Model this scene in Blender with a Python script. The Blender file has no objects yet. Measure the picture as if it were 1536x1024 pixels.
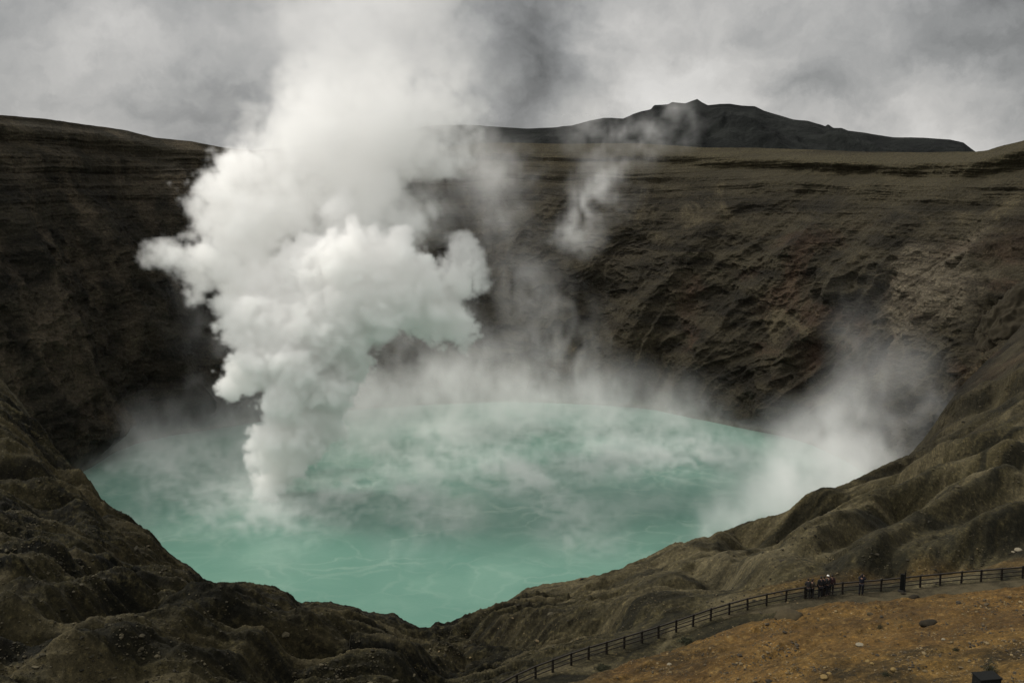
import bpy, bmesh, math, random
import numpy as np
from mathutils import Vector, Matrix

random.seed(7)
RNG = np.random.default_rng(11)
R = math.radians
scene = bpy.context.scene
COL = scene.collection

# ------------------------------------------------------------------ camera numbers
CAM_H = 110.0            # metres above the lake (lake surface is z = 0)
PITCH = R(11.1)
FPX = 1507.0             # focal length in photograph pixels (1536 wide)

def ray(px, py):
    dx = (px - 768.0) / FPX
    dy = -(py - 512.0) / FPX
    return np.array([dx, math.cos(PITCH) + dy * math.sin(PITCH), -math.sin(PITCH) + dy * math.cos(PITCH)])

def at(px, py, r):
    """point seen at photo pixel (px, py) at horizontal distance r"""
    d = ray(px, py)
    k = r / math.hypot(d[0], d[1])
    return np.array([0, 0, CAM_H]) + d * k

def on_lake(px, py):
    d = ray(px, py)
    return np.array([0, 0, CAM_H]) + d * (CAM_H / -d[2])

# ------------------------------------------------------------------ noise
_perm = np.concatenate([RNG.permutation(256)] * 3).astype(np.int32)
_g = RNG.normal(size=(256, 3)).astype(np.float32)
_g /= np.linalg.norm(_g, axis=1, keepdims=True)

def perlin(x, y, z):
    x, y, z = np.broadcast_arrays(x, y, z)
    shp = x.shape
    x = np.ascontiguousarray(x, dtype=np.float32).ravel(); y = np.ascontiguousarray(y, dtype=np.float32).ravel(); z = np.ascontiguousarray(z, dtype=np.float32).ravel()
    xi = np.floor(x); yi = np.floor(y); zi = np.floor(z)
    xf = x - xi; yf = y - yi; zf = z - zi
    xi = xi.astype(np.int32) & 255; yi = yi.astype(np.int32) & 255; zi = zi.astype(np.int32) & 255
    u = xf * xf * xf * (xf * (xf * 6 - 15) + 10)
    v = yf * yf * yf * (yf * (yf * 6 - 15) + 10)
    w = zf * zf * zf * (zf * (zf * 6 - 15) + 10)
    def corner(i, j, k):
        g = _g[_perm[_perm[_perm[xi + i] + yi + j] + zi + k]]
        return g[:, 0] * (xf - i) + g[:, 1] * (yf - j) + g[:, 2] * (zf - k)
    a = corner(0, 0, 0); a += u * (corner(1, 0, 0) - a)
    b = corner(0, 1, 0); b += u * (corner(1, 1, 0) - b)
    c = corner(0, 0, 1); c += u * (corner(1, 0, 1) - c)
    d = corner(0, 1, 1); d += u * (corner(1, 1, 1) - d)
    a += v * (b - a); c += v * (d - c)
    a += w * (c - a)
    return (a * 1.5).reshape(shp)

def fbm(x, y, z, octs=5, gain=0.5, lac=2.03, mode='n'):
    s = 0; a = 1.0; tot = 0
    for o in range(octs):
        n = perlin(x + 17.3 * o, y - 9.1 * o, z + 5.7 * o)
        if mode == 'b': n = np.abs(n) * 2 - 0.5
        elif mode == 'r': n = 1 - 2 * np.abs(n); n = n * np.abs(n)
        s = s + a * n; tot += a
        a *= gain; x = x * lac; y = y * lac; z = z * lac
    return s / tot

def sstep(a, b, x):
    t = np.clip((x - a) / (b - a), 0, 1)
    return t * t * (3 - 2 * t)

# ------------------------------------------------------------------ object helpers
def tag(o, label=None, cat=None, group=None, kind=None):
    if label: o['label'] = label
    if cat: o['category'] = cat
    if group: o['group'] = group
    if kind: o['kind'] = kind
    return o

def link(o, parent=None):
    COL.objects.link(o)
    if parent is not None: o.parent = parent
    return o

def empty(name, loc, rz=0.0):
    o = bpy.data.objects.new(name, None)
    o.location = loc; o.rotation_euler = (0, 0, rz); o.empty_display_size = 0.2
    return link(o)

def mesh_obj(name, bm, mat, parent=None, smooth=False):
    me = bpy.data.meshes.new(name)
    bm.to_mesh(me); bm.free()
    if mat: me.materials.append(mat)
    if smooth: me.polygons.foreach_set('use_smooth', np.ones(len(me.polygons), dtype=bool))
    return link(bpy.data.objects.new(name, me), parent)

def grid_obj(name, P, mat, attrs=None, smooth=True):
    """P: rows x cols x 3 -> one sheet"""
    n, m = P.shape[:2]
    me = bpy.data.meshes.new(name)
    me.vertices.add(n * m)
    me.vertices.foreach_set('co', np.ascontiguousarray(P, dtype=np.float32).ravel())
    i = np.arange(n - 1)[:, None] * m + np.arange(m - 1)[None, :]
    q = np.stack([i, i + 1, i + m + 1, i + m], -1).reshape(-1, 4).astype(np.int32)
    me.loops.add(q.size); me.polygons.add(len(q))
    me.loops.foreach_set('vertex_index', q.ravel())
    me.polygons.foreach_set('loop_start', np.arange(0, q.size, 4, dtype=np.int32))
    me.polygons.foreach_set('use_smooth', np.full(len(q), smooth))
    me.update(calc_edges=True)
    for k, v in (attrs or {}).items():
        a = me.attributes.new(k, 'FLOAT', 'POINT')
        a.data.foreach_set('value', np.ascontiguousarray(v, dtype=np.float32).ravel())
    me.materials.append(mat)
    return link(bpy.data.objects.new(name, me))

# ------------------------------------------------------------------ node helpers
class NT:
    def __init__(self, tree):
        self.t = tree; self.n = tree.nodes; self.l = tree.links
    def new(self, typ, **kw):
        nd = self.n.new(typ)
        for k, v in kw.items(): setattr(nd, k, v)
        return nd
    def put(self, sock, v):
        if isinstance(v, bpy.types.NodeSocket): self.l.new(v, sock)
        elif v is not None: sock.default_value = v
    def math(self, op, a, b=None, c=None, clamp=False):
        nd = self.new('ShaderNodeMath', operation=op, use_clamp=clamp)
        self.put(nd.inputs[0], a)
        if b is not None: self.put(nd.inputs[1], b)
        if c is not None: self.put(nd.inputs[2], c)
        return nd.outputs[0]
    def noise(self, vec, scale, detail=6, rough=0.55, dist=0.0, typ='FBM'):
        nd = self.new('ShaderNodeTexNoise'); nd.noise_type = typ
        self.put(nd.inputs['Vector'], vec)
        self.put(nd.inputs['Scale'], scale); nd.inputs['Detail'].default_value = detail
        nd.inputs['Roughness'].default_value = rough; nd.inputs['Distortion'].default_value = dist
        return nd.outputs['Fac']
    def mapping(self, vec, scale=(1, 1, 1), rot=(0, 0, 0), loc=(0, 0, 0)):
        nd = self.new('ShaderNodeMapping'); self.put(nd.inputs[0], vec)
        nd.inputs['Scale'].default_value = scale; nd.inputs['Rotation'].default_value = rot; nd.inputs['Location'].default_value = loc
        return nd.outputs[0]
    def mix(self, f, a, b, blend='MIX'):
        nd = self.new('ShaderNodeMix', data_type='RGBA', blend_type=blend)
        self.put(nd.inputs[0], f)
        for s, v in ((nd.inputs[6], a), (nd.inputs[7], b)):
            if isinstance(v, tuple): v = (v[0], v[1], v[2], 1)
            self.put(s, v)
        return nd.outputs[2]
    def ramp(self, f, lo, hi):
        nd = self.new('ShaderNodeMapRange', interpolation_type='SMOOTHSTEP')
        self.put(nd.inputs[0], f); nd.inputs[1].default_value = lo; nd.inputs[2].default_value = hi
        return nd.outputs[0]
    def attr(self, name):
        return self.new('ShaderNodeAttribute', attribute_name=name).outputs['Fac']

def material(name):
    m = bpy.data.materials.new(name); m.use_nodes = True
    m.node_tree.nodes.clear()
    nt = NT(m.node_tree)
    out = nt.new('ShaderNodeOutputMaterial')
    b = nt.new('ShaderNodeBsdfPrincipled'); nt.l.new(b.outputs[0], out.inputs['Surface'])
    return m, nt, b, out

def simple_mat(name, col, rough=0.8, var=0.25, scale=8.0, metallic=0.0, bump=0.0):
    m, nt, b, out = material(name)
    tc = nt.new('ShaderNodeTexCoord').outputs['Object']
    n = nt.noise(tc, scale, 5)
    c = nt.mix(n, tuple(x * (1 - var) for x in col), tuple(min(1, x * (1 + var)) for x in col))
    nt.put(b.inputs['Base Color'], c); b.inputs['Specular IOR Level'].default_value = 0.2; b.inputs['Roughness'].default_value = rough; b.inputs['Metallic'].default_value = metallic
    if bump:
        bp = nt.new('ShaderNodeBump'); bp.inputs['Strength'].default_value = 0.6; bp.inputs['Distance'].default_value = bump
        nt.put(bp.inputs['Height'], n); nt.put(b.inputs['Normal'], bp.outputs[0])
    return m

# ------------------------------------------------------------------ terrain design curves
def curve(pts):
    """list of (px, py, r) -> (azimuth, r, z) sorted"""
    a = []
    for px, py, r in pts:
        p = at(px, py, r); a.append((math.atan2(p[0], p[1]), r, p[2]))
    a.sort(); return np.array(a)

LIP = curve([(-500, 380, 190), (-250, 450, 185), (-100, 512, 180), (0, 566, 170), (35, 610, 165), (60, 652, 160), (84, 690, 157), (100, 706, 155), (125, 728, 152), (142, 750, 150), (152, 768, 149), (165, 778, 147),
             (185, 790, 145), (205, 800, 143), (226, 808, 141), (242, 824, 140), (262, 838, 138), (285, 852, 136), (300, 866, 135), (306, 873, 134), (322, 880, 132), (345, 880, 130), (376, 879, 128), (395, 887, 126),
             (415, 895, 125), (438, 903, 123), (450, 910, 122), (468, 908, 120), (490, 907, 119), (520, 912, 118), (545, 918, 117), (565, 922, 117), (590, 923, 117), (606, 932, 116), (628, 944, 116), (646, 950, 116),
             (652, 944, 116), (668, 945, 116), (700, 931, 117), (740, 914, 118), (770, 900, 119), (788, 890, 120), (850, 881, 121), (900, 872, 122), (912, 868, 132), (935, 856, 138), (960, 840, 142), (985, 830, 145),
             (1012, 825, 147), (1030, 829, 148), (1050, 829, 149), (1062, 834, 150), (1085, 822, 152), (1110, 811, 154), (1140, 798, 157), (1172, 792, 160), (1195, 781, 163), (1212, 768, 166), (1245, 750, 171),
             (1262, 742, 174), (1300, 722, 181), (1325, 708, 187), (1352, 694, 194), (1375, 672, 203), (1392, 650, 213), (1405, 630, 223), (1422, 606, 238), (1442, 580, 258), (1465, 556, 276), (1500, 524, 300), (1540, 488, 318), (1700, 390, 330), (2000, 330, 335)])
FENCE_PTS = [(690, 1066, 65.5), (745, 1043, 67.8), (792, 1023, 69.5), (865, 994, 72), (936, 972, 74.5), (985, 957, 76.3), (1031, 942, 78), (1082, 925, 79.5), (1130, 912, 80.8), (1181, 901.5, 82), (1207, 897, 82.6), (1264, 890.5, 84), (1320, 886, 85.3), (1384, 880, 86.7), (1444, 874, 88), (1505, 869.5, 89.3), (1536, 866.5, 90), (1700, 850, 94)]
MID = curve([(-500, 700, 110), (-200, 760, 105), (0, 815, 98), (200, 900, 88), (400, 968, 78), (600, 1030, 70)] + FENCE_PTS + [(2000, 830, 102)])
BOT = curve([(-500, 1030, 66), (0, 1075, 60), (400, 1080, 58), (700, 1095, 56), (900, 1085, 54), (1200, 1060, 51), (1536, 1040, 49), (2000, 1020, 50)])
def shore_pts():
    out = []
    for px, py in [(-500, 900), (-200, 830), (0, 765), (80, 728), (130, 703), (165, 680), (200, 666), (260, 652), (330, 641), (430, 626), (550, 613), (650, 606), (760, 602), (900, 607), (980, 614), (1040, 627), (1110, 641),
                   (1170, 652), (1220, 668), (1270, 692), (1320, 726), (1400, 790), (1536, 880), (2000, 1000)]:
        p = on_lake(px, py); out.append((px, py, math.hypot(p[0], p[1])))
    return out
SHORE = curve(shore_pts())
RIM = curve([(-500, 120, 330), (-200, 150, 350), (0, 171, 385), (70, 177, 400), (130, 186, 415), (185, 194, 428), (230, 206, 438), (285, 212, 450), (335, 222, 460), (450, 232, 490), (600, 226, 525), (735, 214, 540), (850, 216, 545),
             (950, 215, 540), (1000, 218, 535), (1060, 222, 528), (1130, 222, 520), (1200, 224, 508), (1300, 228, 485), (1380, 229, 462), (1440, 228, 445), (1466, 228, 437), (1482, 226, 432), (1500, 220, 425), (1536, 211, 412), (1650, 180, 385), (2000, 120, 340)])

NC = 1180
fine = np.linspace(R(-33.5), R(33.5), NC)
AZ = np.concatenate([np.linspace(R(-64), R(-33.5), 90)[:-1], fine, np.linspace(R(33.5), R(64), 90)[1:]])
def ev(c, sm=0.0):
    r = np.interp(AZ, c[:, 0], c[:, 1]); z = np.interp(AZ, c[:, 0], c[:, 2])
    if sm > 0:
        k = max(3, int(sm / (AZ[600] - AZ[599]))) | 1
        ker = np.hanning(k + 2); ker /= ker.sum()
        f = lambda a: np.convolve(np.pad(a, (k // 2 + 1,), 'edge'), ker, 'valid')
        r, z = f(r), f(z)
    return r, z
one = np.ones_like(AZ)
lr, lz = ev(LIP, R(0.22)); mr, mz = ev(MID, R(1.6)); br, bz = ev(BOT, R(4)); sr, sz = ev(SHORE, R(1.2)); rr, rz = ev(RIM, R(0.5))
lr_s = ev(LIP, R(2.5))[0]
lr = 0.3 * lr + 0.7 * lr_s * 1.0
# keep the seen height while the distance is smoothed
lz = CAM_H + (lz - CAM_H) * lr / ev(LIP, R(0.22))[0]
sad = sstep(R(23.0), R(27.5), AZ)
sr = np.maximum(sr, (lr + 26) * sad + sr * (1 - sad)); rr = np.maximum(rr, sr + 60)
ns = np.maximum(lr + 16, np.minimum(sr - 20, 205)); ns = np.minimum(ns, sr - 11)
def saddle(z, k):
    return z * (1 - sad) + (lz + (0.5 * rz - lz) * k) * sad
K = []      # (r, z, rows to the next knot)
K.append((6 * one, (CAM_H - 9) * one, 14))
K.append((28 * one, (CAM_H - 24) * one, 26))
K.append((br, bz, 190))
K.append((mr, mz, 8))
K.append((mr + 1.2, mz - 0.05, 150))
h1 = 0.5
K.append((mr + (lr - mr) * h1, mz + (lz - mz) * h1 + 0.8 * np.sin((AZ - 0.05) * 9), 140))
K.append((lr, lz, 26))
K.append((lr + 12 - 4 * sad, saddle(lz - 12, 0.1), 30))
K.append((ns, saddle(-1 * one, 0.25), 6))
K.append((ns + 4, saddle(-6 * one, 0.3), 6))
K.append((sr - 5, saddle(-6 * one, 0.55), 8))
K.append((sr, saddle(0 * one - 0.3, 0.65), 200))
K.append((sr + 0.34 * (rr - sr), np.maximum(0.46 * rz, (lz + 12) * sad), 190))
K.append((sr + 0.76 * (rr - sr), 0.86 * rz, 110))
K.append((rr, rz, 20))
K.append((rr + 22, rz - 1.5, 14))
K.append((rr + 400, rz * 0.3 + 20, 10))
K.append((9000 * one, -160 * one, 0))
rows_r, rows_z, seg = [], [], []
for k in range(len(K) - 1):
    r0, z0, n = K[k]; r1, z1, _ = K[k + 1]
    for i in range(n):
        t = i / n
        rows_r.append(r0 + (r1 - r0) * t); rows_z.append(z0 + (z1 - z0) * t); seg.append(k + t)
rows_r.append(K[-1][0]); rows_z.append(K[-1][1]); seg.append(len(K) - 1)
TR = np.array(rows_r); TZ = np.array(rows_z); SEG = np.array(seg)
# soften the knots along the profile
def smooth_rows(a, k):
    ker = np.hanning(k + 2)[1:-1]; ker /= ker.sum()
    p = np.pad(a, ((k // 2, k // 2), (0, 0)), 'edge')
    return sum(ker[i] * p[i:i + len(a)] for i in range(k))
keepz = TZ.copy(); keepr = TR.copy()
S_z = smooth_rows(TZ, 41); S_r = smooth_rows(TR, 41)
wsm = np.zeros(len(SEG))
wsm[(SEG > 2.4) & (SEG < 5.6)] = 1.0
wsm[(SEG > 11.6) & (SEG < 13.8)] = 1.0
wsm = np.convolve(wsm, np.ones(21) / 21, 'same')[:, None]
TZ = TZ * (1 - wsm) + S_z * wsm; TR = TR * (1 - wsm) + S_r * wsm
SA, CA = np.sin(AZ)[None, :], np.cos(AZ)[None, :]
X = TR * SA; Y = TR * CA; Z = TZ.copy()
SEGc = SEG[:, None] + 0 * X

# fence line in the plan
FW3 = np.array([at(*p) for p in FENCE_PTS]); FW = FW3[:, :2]
def fence_sd(x, y):
    """signed distance to the fence line in plan: positive on the viewer's side"""
    best = np.full(np.shape(x), 1e9); sgn = np.ones(np.shape(x)); zf = np.zeros(np.shape(x))
    for (a, b, za, zb) in zip(FW[:-1], FW[1:], FW3[:-1, 2], FW3[1:, 2]):
        d = b - a; L = np.hypot(*d); t = np.clip(((x - a[0]) * d[0] + (y - a[1]) * d[1]) / L ** 2, 0, 1)
        dx = x - a[0] - t * d[0]; dy = y - a[1] - t * d[1]; q = np.hypot(dx, dy)
        s = np.where((dx * d[1] - dy * d[0]) >= 0, 1.0, -1.0)
        m = q < best
        best = np.where(m, q, best); sgn = np.where(m, s, sgn); zf = np.where(m, za + (zb - za) * t, zf)
    return best * sgn, zf
FSD = np.full(X.shape, 50.0)
near_rows = SEG < 8.0
FSD[near_rows], FZ = fence_sd(X[near_rows], Y[near_rows])
azdeg = np.degrees(AZ)[None, :] + 0 * X

# ---- foreground: erosion ribs that fan out from the gully mouth
gx, gy = at(652, 950, 116)[:2]
gx, gy = gx + 2, gy + 6
fg = near_rows
x, y, z = X[fg], Y[fg], Z[fg]
th = np.arctan2(x - gx, -(y - gy)); rad = np.hypot(x - gx, y - gy)
wx = fbm(x / 26, y / 26, 0 * x + 3.1, 3); wy = fbm(x / 9, y / 9, 0 * x + 8.1, 3)
lr_rad = np.log(rad + 6)
rib1 = fbm(th * 4.6 + wx * 0.8 + wy * 0.06 + 4, lr_rad * 0.55 + wy * 0.05, 0 * x + 1.7, 2, gain=0.35, mode='b')
rib2 = fbm(th * 10 + wx * 1.7 + wy * 0.22, lr_rad * 0.8, 0 * x + 7.7, 5, gain=0.56, mode='b')
lump = fbm(x / 14, y / 14, 0 * x + 2.2, 4)
fine_n = fbm(x / 3.2, y / 3.2, z / 3.2, 4)
rib3 = fbm(th * 24 + wx * 3.0 + wy * 0.8 + 9, lr_rad * 1.5 + wy * 0.2, 0 * x + 17.7, 4, gain=0.6, mode='b')
crag = fbm(x / 3.4, y / 3.4, z / 2.4, 5, gain=0.6, mode='r')
grit_n = fbm(x / 1.1, y / 1.1, z / 1.1, 3, gain=0.6)
# on the right hillside the ribs run uphill side by side instead of fanning out
cr = x * 0.60 - y * 0.80; al = x * 0.80 + y * 0.60
pr1 = fbm(cr / 8.0 + wx * 0.7 + wy * 0.06, al / 95, 0 * x + 41.0, 2, gain=0.4, mode='b')
pr2 = fbm(cr / 3.4 + wx * 1.0 + wy * 0.2, al / 60, 0 * x + 47.0, 5, gain=0.56, mode='b')
pr3 = fbm(cr / 1.6 + wx * 1.8 + wy * 0.6, al / 20, 0 * x + 53.0, 3, gain=0.6, mode='b')
rw = sstep(3.5, 9.0, np.degrees(np.arctan2(x, y)))
nearG = 0.25 + 0.75 * sstep(6, 34, rad)
c2 = y * 0.93 + x * 0.36 ; a2 = x * 0.93 - y * 0.36
fr1 = fbm(c2 / 9.0 + wx * 0.8 + wy * 0.1, a2 / 60, 0 * x + 71.0, 2, gain=0.4, mode='b')
fr2 = fbm(c2 / 4.0 + wx * 1.2 + wy * 0.25, a2 / 30, 0 * x + 77.0, 5, gain=0.56, mode='b')
vw = (1 - sstep(0.55, 1.15, np.abs(th))) * sstep(8, 20, rad) * (1 - rw)
ribs = vw * (5.6 * fr1 + 3.2 * fr2) + (1 - vw) * (1 - rw) * (7.0 * rib1 + nearG * (4.4 * rib2 + 1.3 * rib3)) + rw * (5.0 * pr1 + 2.3 * pr2 + 0.5 * pr3)
# mounds and crests that can be made out one by one: long back, short steep front towards the path and the viewer
RIDGES = [([(0, 612), (60, 672), (110, 730), (160, 790), (230, 835)], 2.4, 5, 2.0), ([(-40, 668), (60, 735), (110, 780), (145, 815), (200, 850)], 3.2, 5, 2.0),
          ([(-40, 800), (60, 815), (110, 826), (190, 852)], 2.0, 4.5, 1.6), ([(-60, 848), (50, 844), (125, 845), (210, 855), (270, 880)], 2.2, 4.5, 1.5), ([(-60, 905), (50, 890), (100, 882), (200, 887), (280, 902), (325, 912)], 3.0, 6, 1.7),
          ([(-60, 957), (50, 952), (90, 932), (150, 920), (240, 922), (305, 942)], 3.0, 5.5, 1.7), ([(-60, 985), (75, 975), (165, 972), (200, 980)], 1.5, 4, 1.2), ([(20, 1022), (75, 1015), (150, 1007), (210, 1000), (270, 975), (320, 960), (370, 962), (430, 952)], 2.6, 5, 1.6),
          ([(220, 1030), (320, 1002), (380, 985), (425, 975), (480, 975), (530, 980), (570, 997)], 2.4, 5, 1.6), ([(300, 955), (380, 930), (445, 914), (490, 914), (540, 925)], 1.5, 4, 1.7), ([(370, 955), (450, 940), (510, 945), (580, 957), (630, 975)], 1.8, 4, 1.5), ([(560, 1035), (640, 1005), (690, 990), (730, 985)], 1.6, 4, 1.4),
          ([(655, 985), (700, 960), (768, 950), (843, 942), (918, 930), (978, 927), (1010, 930)], 2.2, 7, 1.8), ([(788, 905), (843, 884), (908, 876), (968, 884), (1012, 902)], 1.4, 6, 5.0), ([(975, 880), (1010, 872), (1048, 867), (1118, 865), (1200, 872)], 1.7, 6, 1.9),
          ([(1040, 858), (1088, 830), (1148, 810), (1218, 785), (1273, 765), (1318, 747), (1393, 715), (1458, 685), (1560, 640)], 3.0, 6, 2.6), ([(1130, 868), (1208, 845), (1268, 815), (1313, 785), (1393, 750), (1468, 715), (1560, 672)], 3.0, 5.5, 2.4), ([(1228, 864), (1298, 850), (1358, 815), (1418, 780), (1478, 745), (1560, 706)], 2.8, 5.5, 2.2),
          ([(1333, 858), (1393, 835), (1468, 802), (1560, 770)], 2.2, 5, 1.8), ([(1208, 794), (1248, 762), (1308, 732), (1358, 706), (1418, 668)], 2.0, 5, 2.2), ([(1420, 640), (1480, 600), (1560, 570)], 3.0, 6, 3.0)]
near_i = np.nonzero((SEG >= 2) & (SEG <= 6.1))[0]
def ground_spot(px, py):
    d = ray(px, py); az = math.atan2(d[0], d[1]); j = int(np.argmin(np.abs(AZ - az))); tan = d[2] / math.hypot(d[0], d[1])
    t_ = (TZ[near_i, j] - CAM_H) / TR[near_i, j]; r_ = TR[near_i[int(np.argmin(np.abs(t_ - tan)))], j]
    return r_ * math.sin(az), r_ * math.cos(az)
crest = np.zeros(x.shape); trough = np.zeros(x.shape)
xw = x + 1.0 * wx + 0.35 * wy; yw = y + 0.9 * wx - 0.35 * wy
for pts, H_, wb, wf in RIDGES:
    q_ = np.array([ground_spot(*p) for p in pts]); cum = np.concatenate([[0], np.cumsum(np.hypot(*(q_[1:] - q_[:-1]).T))])
    sel = np.nonzero((xw > q_[:, 0].min() - 16) & (xw < q_[:, 0].max() + 16) & (yw > q_[:, 1].min() - 16) & (yw < q_[:, 1].max() + 16))
    xs_, ys_ = xw[sel], yw[sel]; best = np.full(len(sel[0]), 1e9); sg = np.zeros(len(best)); par = np.zeros(len(best))
    for k_ in range(len(q_) - 1):
        a_, b_ = q_[k_], q_[k_ + 1]; d_ = b_ - a_; L2 = d_ @ d_
        t_ = np.clip(((xs_ - a_[0]) * d_[0] + (ys_ - a_[1]) * d_[1]) / L2, 0, 1)
        ex, ey = xs_ - a_[0] - t_ * d_[0], ys_ - a_[1] - t_ * d_[1]; dd = np.hypot(ex, ey)
        nrm = np.array([d_[1], -d_[0]]); nrm = nrm if nrm @ (-(a_ + b_)) > 0 else -nrm
        m_ = dd < best; best = np.where(m_, dd, best); sg = np.where(m_, np.sign(ex * nrm[0] + ey * nrm[1]), sg); par = np.where(m_, (cum[k_] + t_ * math.sqrt(L2)) / cum[-1], par)
    d_s = best * sg
    tap = sstep(0, 0.16, par) * (1 - sstep(0.84, 1.0, par))
    hh_ = H_ * tap * np.where(d_s < 0, np.exp(-(d_s / wb) ** 2), np.exp(-(d_s / wf) ** 2))
    tr_ = 0.4 * H_ * tap * np.exp(-((d_s - wf * 1.9) / (wf * 1.1)) ** 2)
    crest[sel] = np.maximum(crest[sel], hh_) + 0.25 * np.minimum(crest[sel], hh_); trough[sel] = np.maximum(trough[sel], tr_)
ribs = ribs * (0.13 + 0.21 * rw) + (1 - rw) * 2.9 * fbm((y - 0.10 * x) / 3.6 + wx * 0.5 + wy * 0.1, x / 42 + 0.2 * wx, 0 * x + 91.0, 5, gain=0.56, mode='b')
lipd = np.clip((6.0 - SEGc[fg]) / 1.2, 0, 1)                      # 0 at the lip
keep = 0.2 + 0.8 * sstep(0, 0.35, lipd)
fs = FSD[fg]
right = sstep(-3, 4, azdeg[fg])
calm = 1 - right * sstep(-7, -1.5, fs) * 0.86                     # ochre field and path lie smoother
amp = sstep(3, 30, rad) * 0.75 + 0.25
dz = (0.35 + 0.65 * keep) * np.clip(calm * 1.1, 0, 1) * (0.95 + 0.25 * rw) * (crest - trough) + keep * calm * amp * (ribs + 0.7 * lump * (1 - 0.6 * rw)) + (0.55 * crag * (1 - 0.5 * rw) + 0.15 * grit_n) * (0.12 + 0.88 * calm) + 0.12 * fine_n
onpath = sstep(-1.2, -0.3, fs) * (1 - sstep(2.6, 4.0, fs)) * sstep(-1.5, 1, azdeg[fg])
dz = dz * (1 - 0.93 * onpath)
# ochre slope keeps shallow diagonal runnels
run = fbm(fs / 5.0 + wy * 0.5, (x * 0.8 + y * 0.6) / 26, 0 * x + 9.9, 4)
dz += right * sstep(3, 6, fs) * (1.1 * run + 0.16 * fbm(x / 0.9, y / 0.9, 0 * x, 4, gain=0.65) + 0.35 * fbm(x / 3.3, y / 3.3, 0 * x + 2, 3, mode='r'))
bench = sstep(-2.2, -0.4, fs) * (1 - sstep(2.9, 6.0, fs)) * sstep(-1.0, 5.0, azdeg[fg])
z = z + (FZ - z) * bench
Z[fg] = z + dz
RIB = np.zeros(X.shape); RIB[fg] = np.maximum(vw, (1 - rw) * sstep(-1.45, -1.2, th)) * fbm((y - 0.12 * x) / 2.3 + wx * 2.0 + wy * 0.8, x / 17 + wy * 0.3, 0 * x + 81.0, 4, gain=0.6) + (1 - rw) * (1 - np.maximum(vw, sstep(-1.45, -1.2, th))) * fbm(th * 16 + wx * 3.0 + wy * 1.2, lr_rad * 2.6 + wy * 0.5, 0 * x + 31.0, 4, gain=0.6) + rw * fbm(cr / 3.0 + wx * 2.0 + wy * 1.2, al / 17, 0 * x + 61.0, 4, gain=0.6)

# ---- crater walls: buttresses, slanting gullies, ledges
cx0, cy0 = 5.0, 300.0
wl = (SEG >= 10.9) & (SEG <= 15.2)
x, y, z = X[wl].copy(), Y[wl].copy(), Z[wl].copy()
s = SEGc[wl]
ca = np.arctan2(x - cx0, y - cy0)                                 # angle round the crater
u = ca * 190.0
side = sstep(-0.2, 0.7, ca)                                       # 1 on the right wall
w1 = fbm(x / 60, y / 60, z / 60, 3); w2 = fbm(x / 20, y / 20, z / 20, 3)
sh = 0.75 * side - 0.3 * (1 - side)
uu = u - sh * z
gully = fbm(uu / 46 + w1 * 0.8, z / 140 + w1 * 0.3, 0 * x + 2.0, 3, mode='r')
gully2 = fbm(uu / 15 + w2 * 0.7, z / 60 + w1, 0 * x + 6.0, 3, mode='r')
lump = fbm(x / 34, y / 34, z / 34, 5)
rock = fbm(uu / 6.5 + w2, z / 15, x / 60, 4, mode='r'); rock2 = fbm(x / 2.6, y / 2.6, z / 1.9, 4, gain=0.6, mode='r')
zz = z + 0.03 * u * (1 - 2 * side) + 2.6 * w1 + 0.6 * w2
strat = fbm(0 * x + 1.3, u / 160, zz / 4.2, 4, gain=0.65)
topness = sstep(0.55, 0.86, z / np.maximum(1, (0 * x + rz[None, :])))
up = sstep(10.95, 11.25, s) * (1 - sstep(14.0, 14.35, s))
rimk = 1 - 0.75 * sstep(13.4, 14.0, s)
crag9 = fbm(x / 12 + 0.5 * w2, y / 12, z / 13, 5, gain=0.58, mode='r')
inw = (10.0 * gully * (1 - 0.65 * topness) + 1.2 * gully2 * (1 - 0.6 * topness) + 4.2 * crag9 * (1 - 0.75 * topness) + 11.0 * lump * (1 - 0.5 * topness)
       + 0.8 * rock * (1 - 0.5 * topness) + 0.8 * rock2 + strat * (0.3 + 3.4 * topness))
# a clear ledge with an undercut a few metres below the rim
rel = (rz[None, :] + 0 * x) - z + 2.0 * w1
ledge = np.exp(-((rel - 4.2) / 2.2) ** 2) * 2.6 - np.exp(-((rel - 9.5) / 2.4) ** 2) * 4.0 - np.exp(-((rel - 19) / 2.0) ** 2) * 2.0 * (0.5 + w1)
SPURS = [([(1462, 236), (1390, 310), (1290, 410), (1215, 510), (1165, 620)], 11, 11.0), ([(1330, 262), (1230, 350), (1120, 450), (1040, 560)], 10, 8.5), ([(1150, 262), (1060, 350), (980, 450), (930, 560)], 10, 7.0),
         ([(1536, 330), (1450, 420), (1390, 520), (1340, 620)], 9, 8.0), ([(985, 270), (900, 370), (850, 480)], 10, 6.0), ([(100, 240), (150, 380), (215, 500), (262, 600)], 15, 13.0), ([(10, 300), (60, 450), (110, 580), (150, 660)], 13, 10.0), ([(250, 270), (290, 400), (320, 540), (330, 600)], 12, 9.0)]
wall_rows = np.nonzero((SEG >= 11) & (SEG <= 14))[0]
def wall_uz(px, py):
    d = ray(px, py); az = math.atan2(d[0], d[1]); j = int(np.argmin(np.abs(AZ - az))); tan = d[2] / math.hypot(d[0], d[1])
    t_ = (TZ[wall_rows, j] - CAM_H) / TR[wall_rows, j]; i = wall_rows[int(np.argmin(np.abs(t_ - tan)))]
    xx, yy = TR[i, j] * math.sin(az), TR[i, j] * math.cos(az)
    return math.atan2(xx - cx0, yy - cy0) * 190.0, TZ[i, j]
spur = np.zeros(x.shape)
uw, zw = u + 9 * w1 + 3.5 * w2, z + 7 * w1
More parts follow.
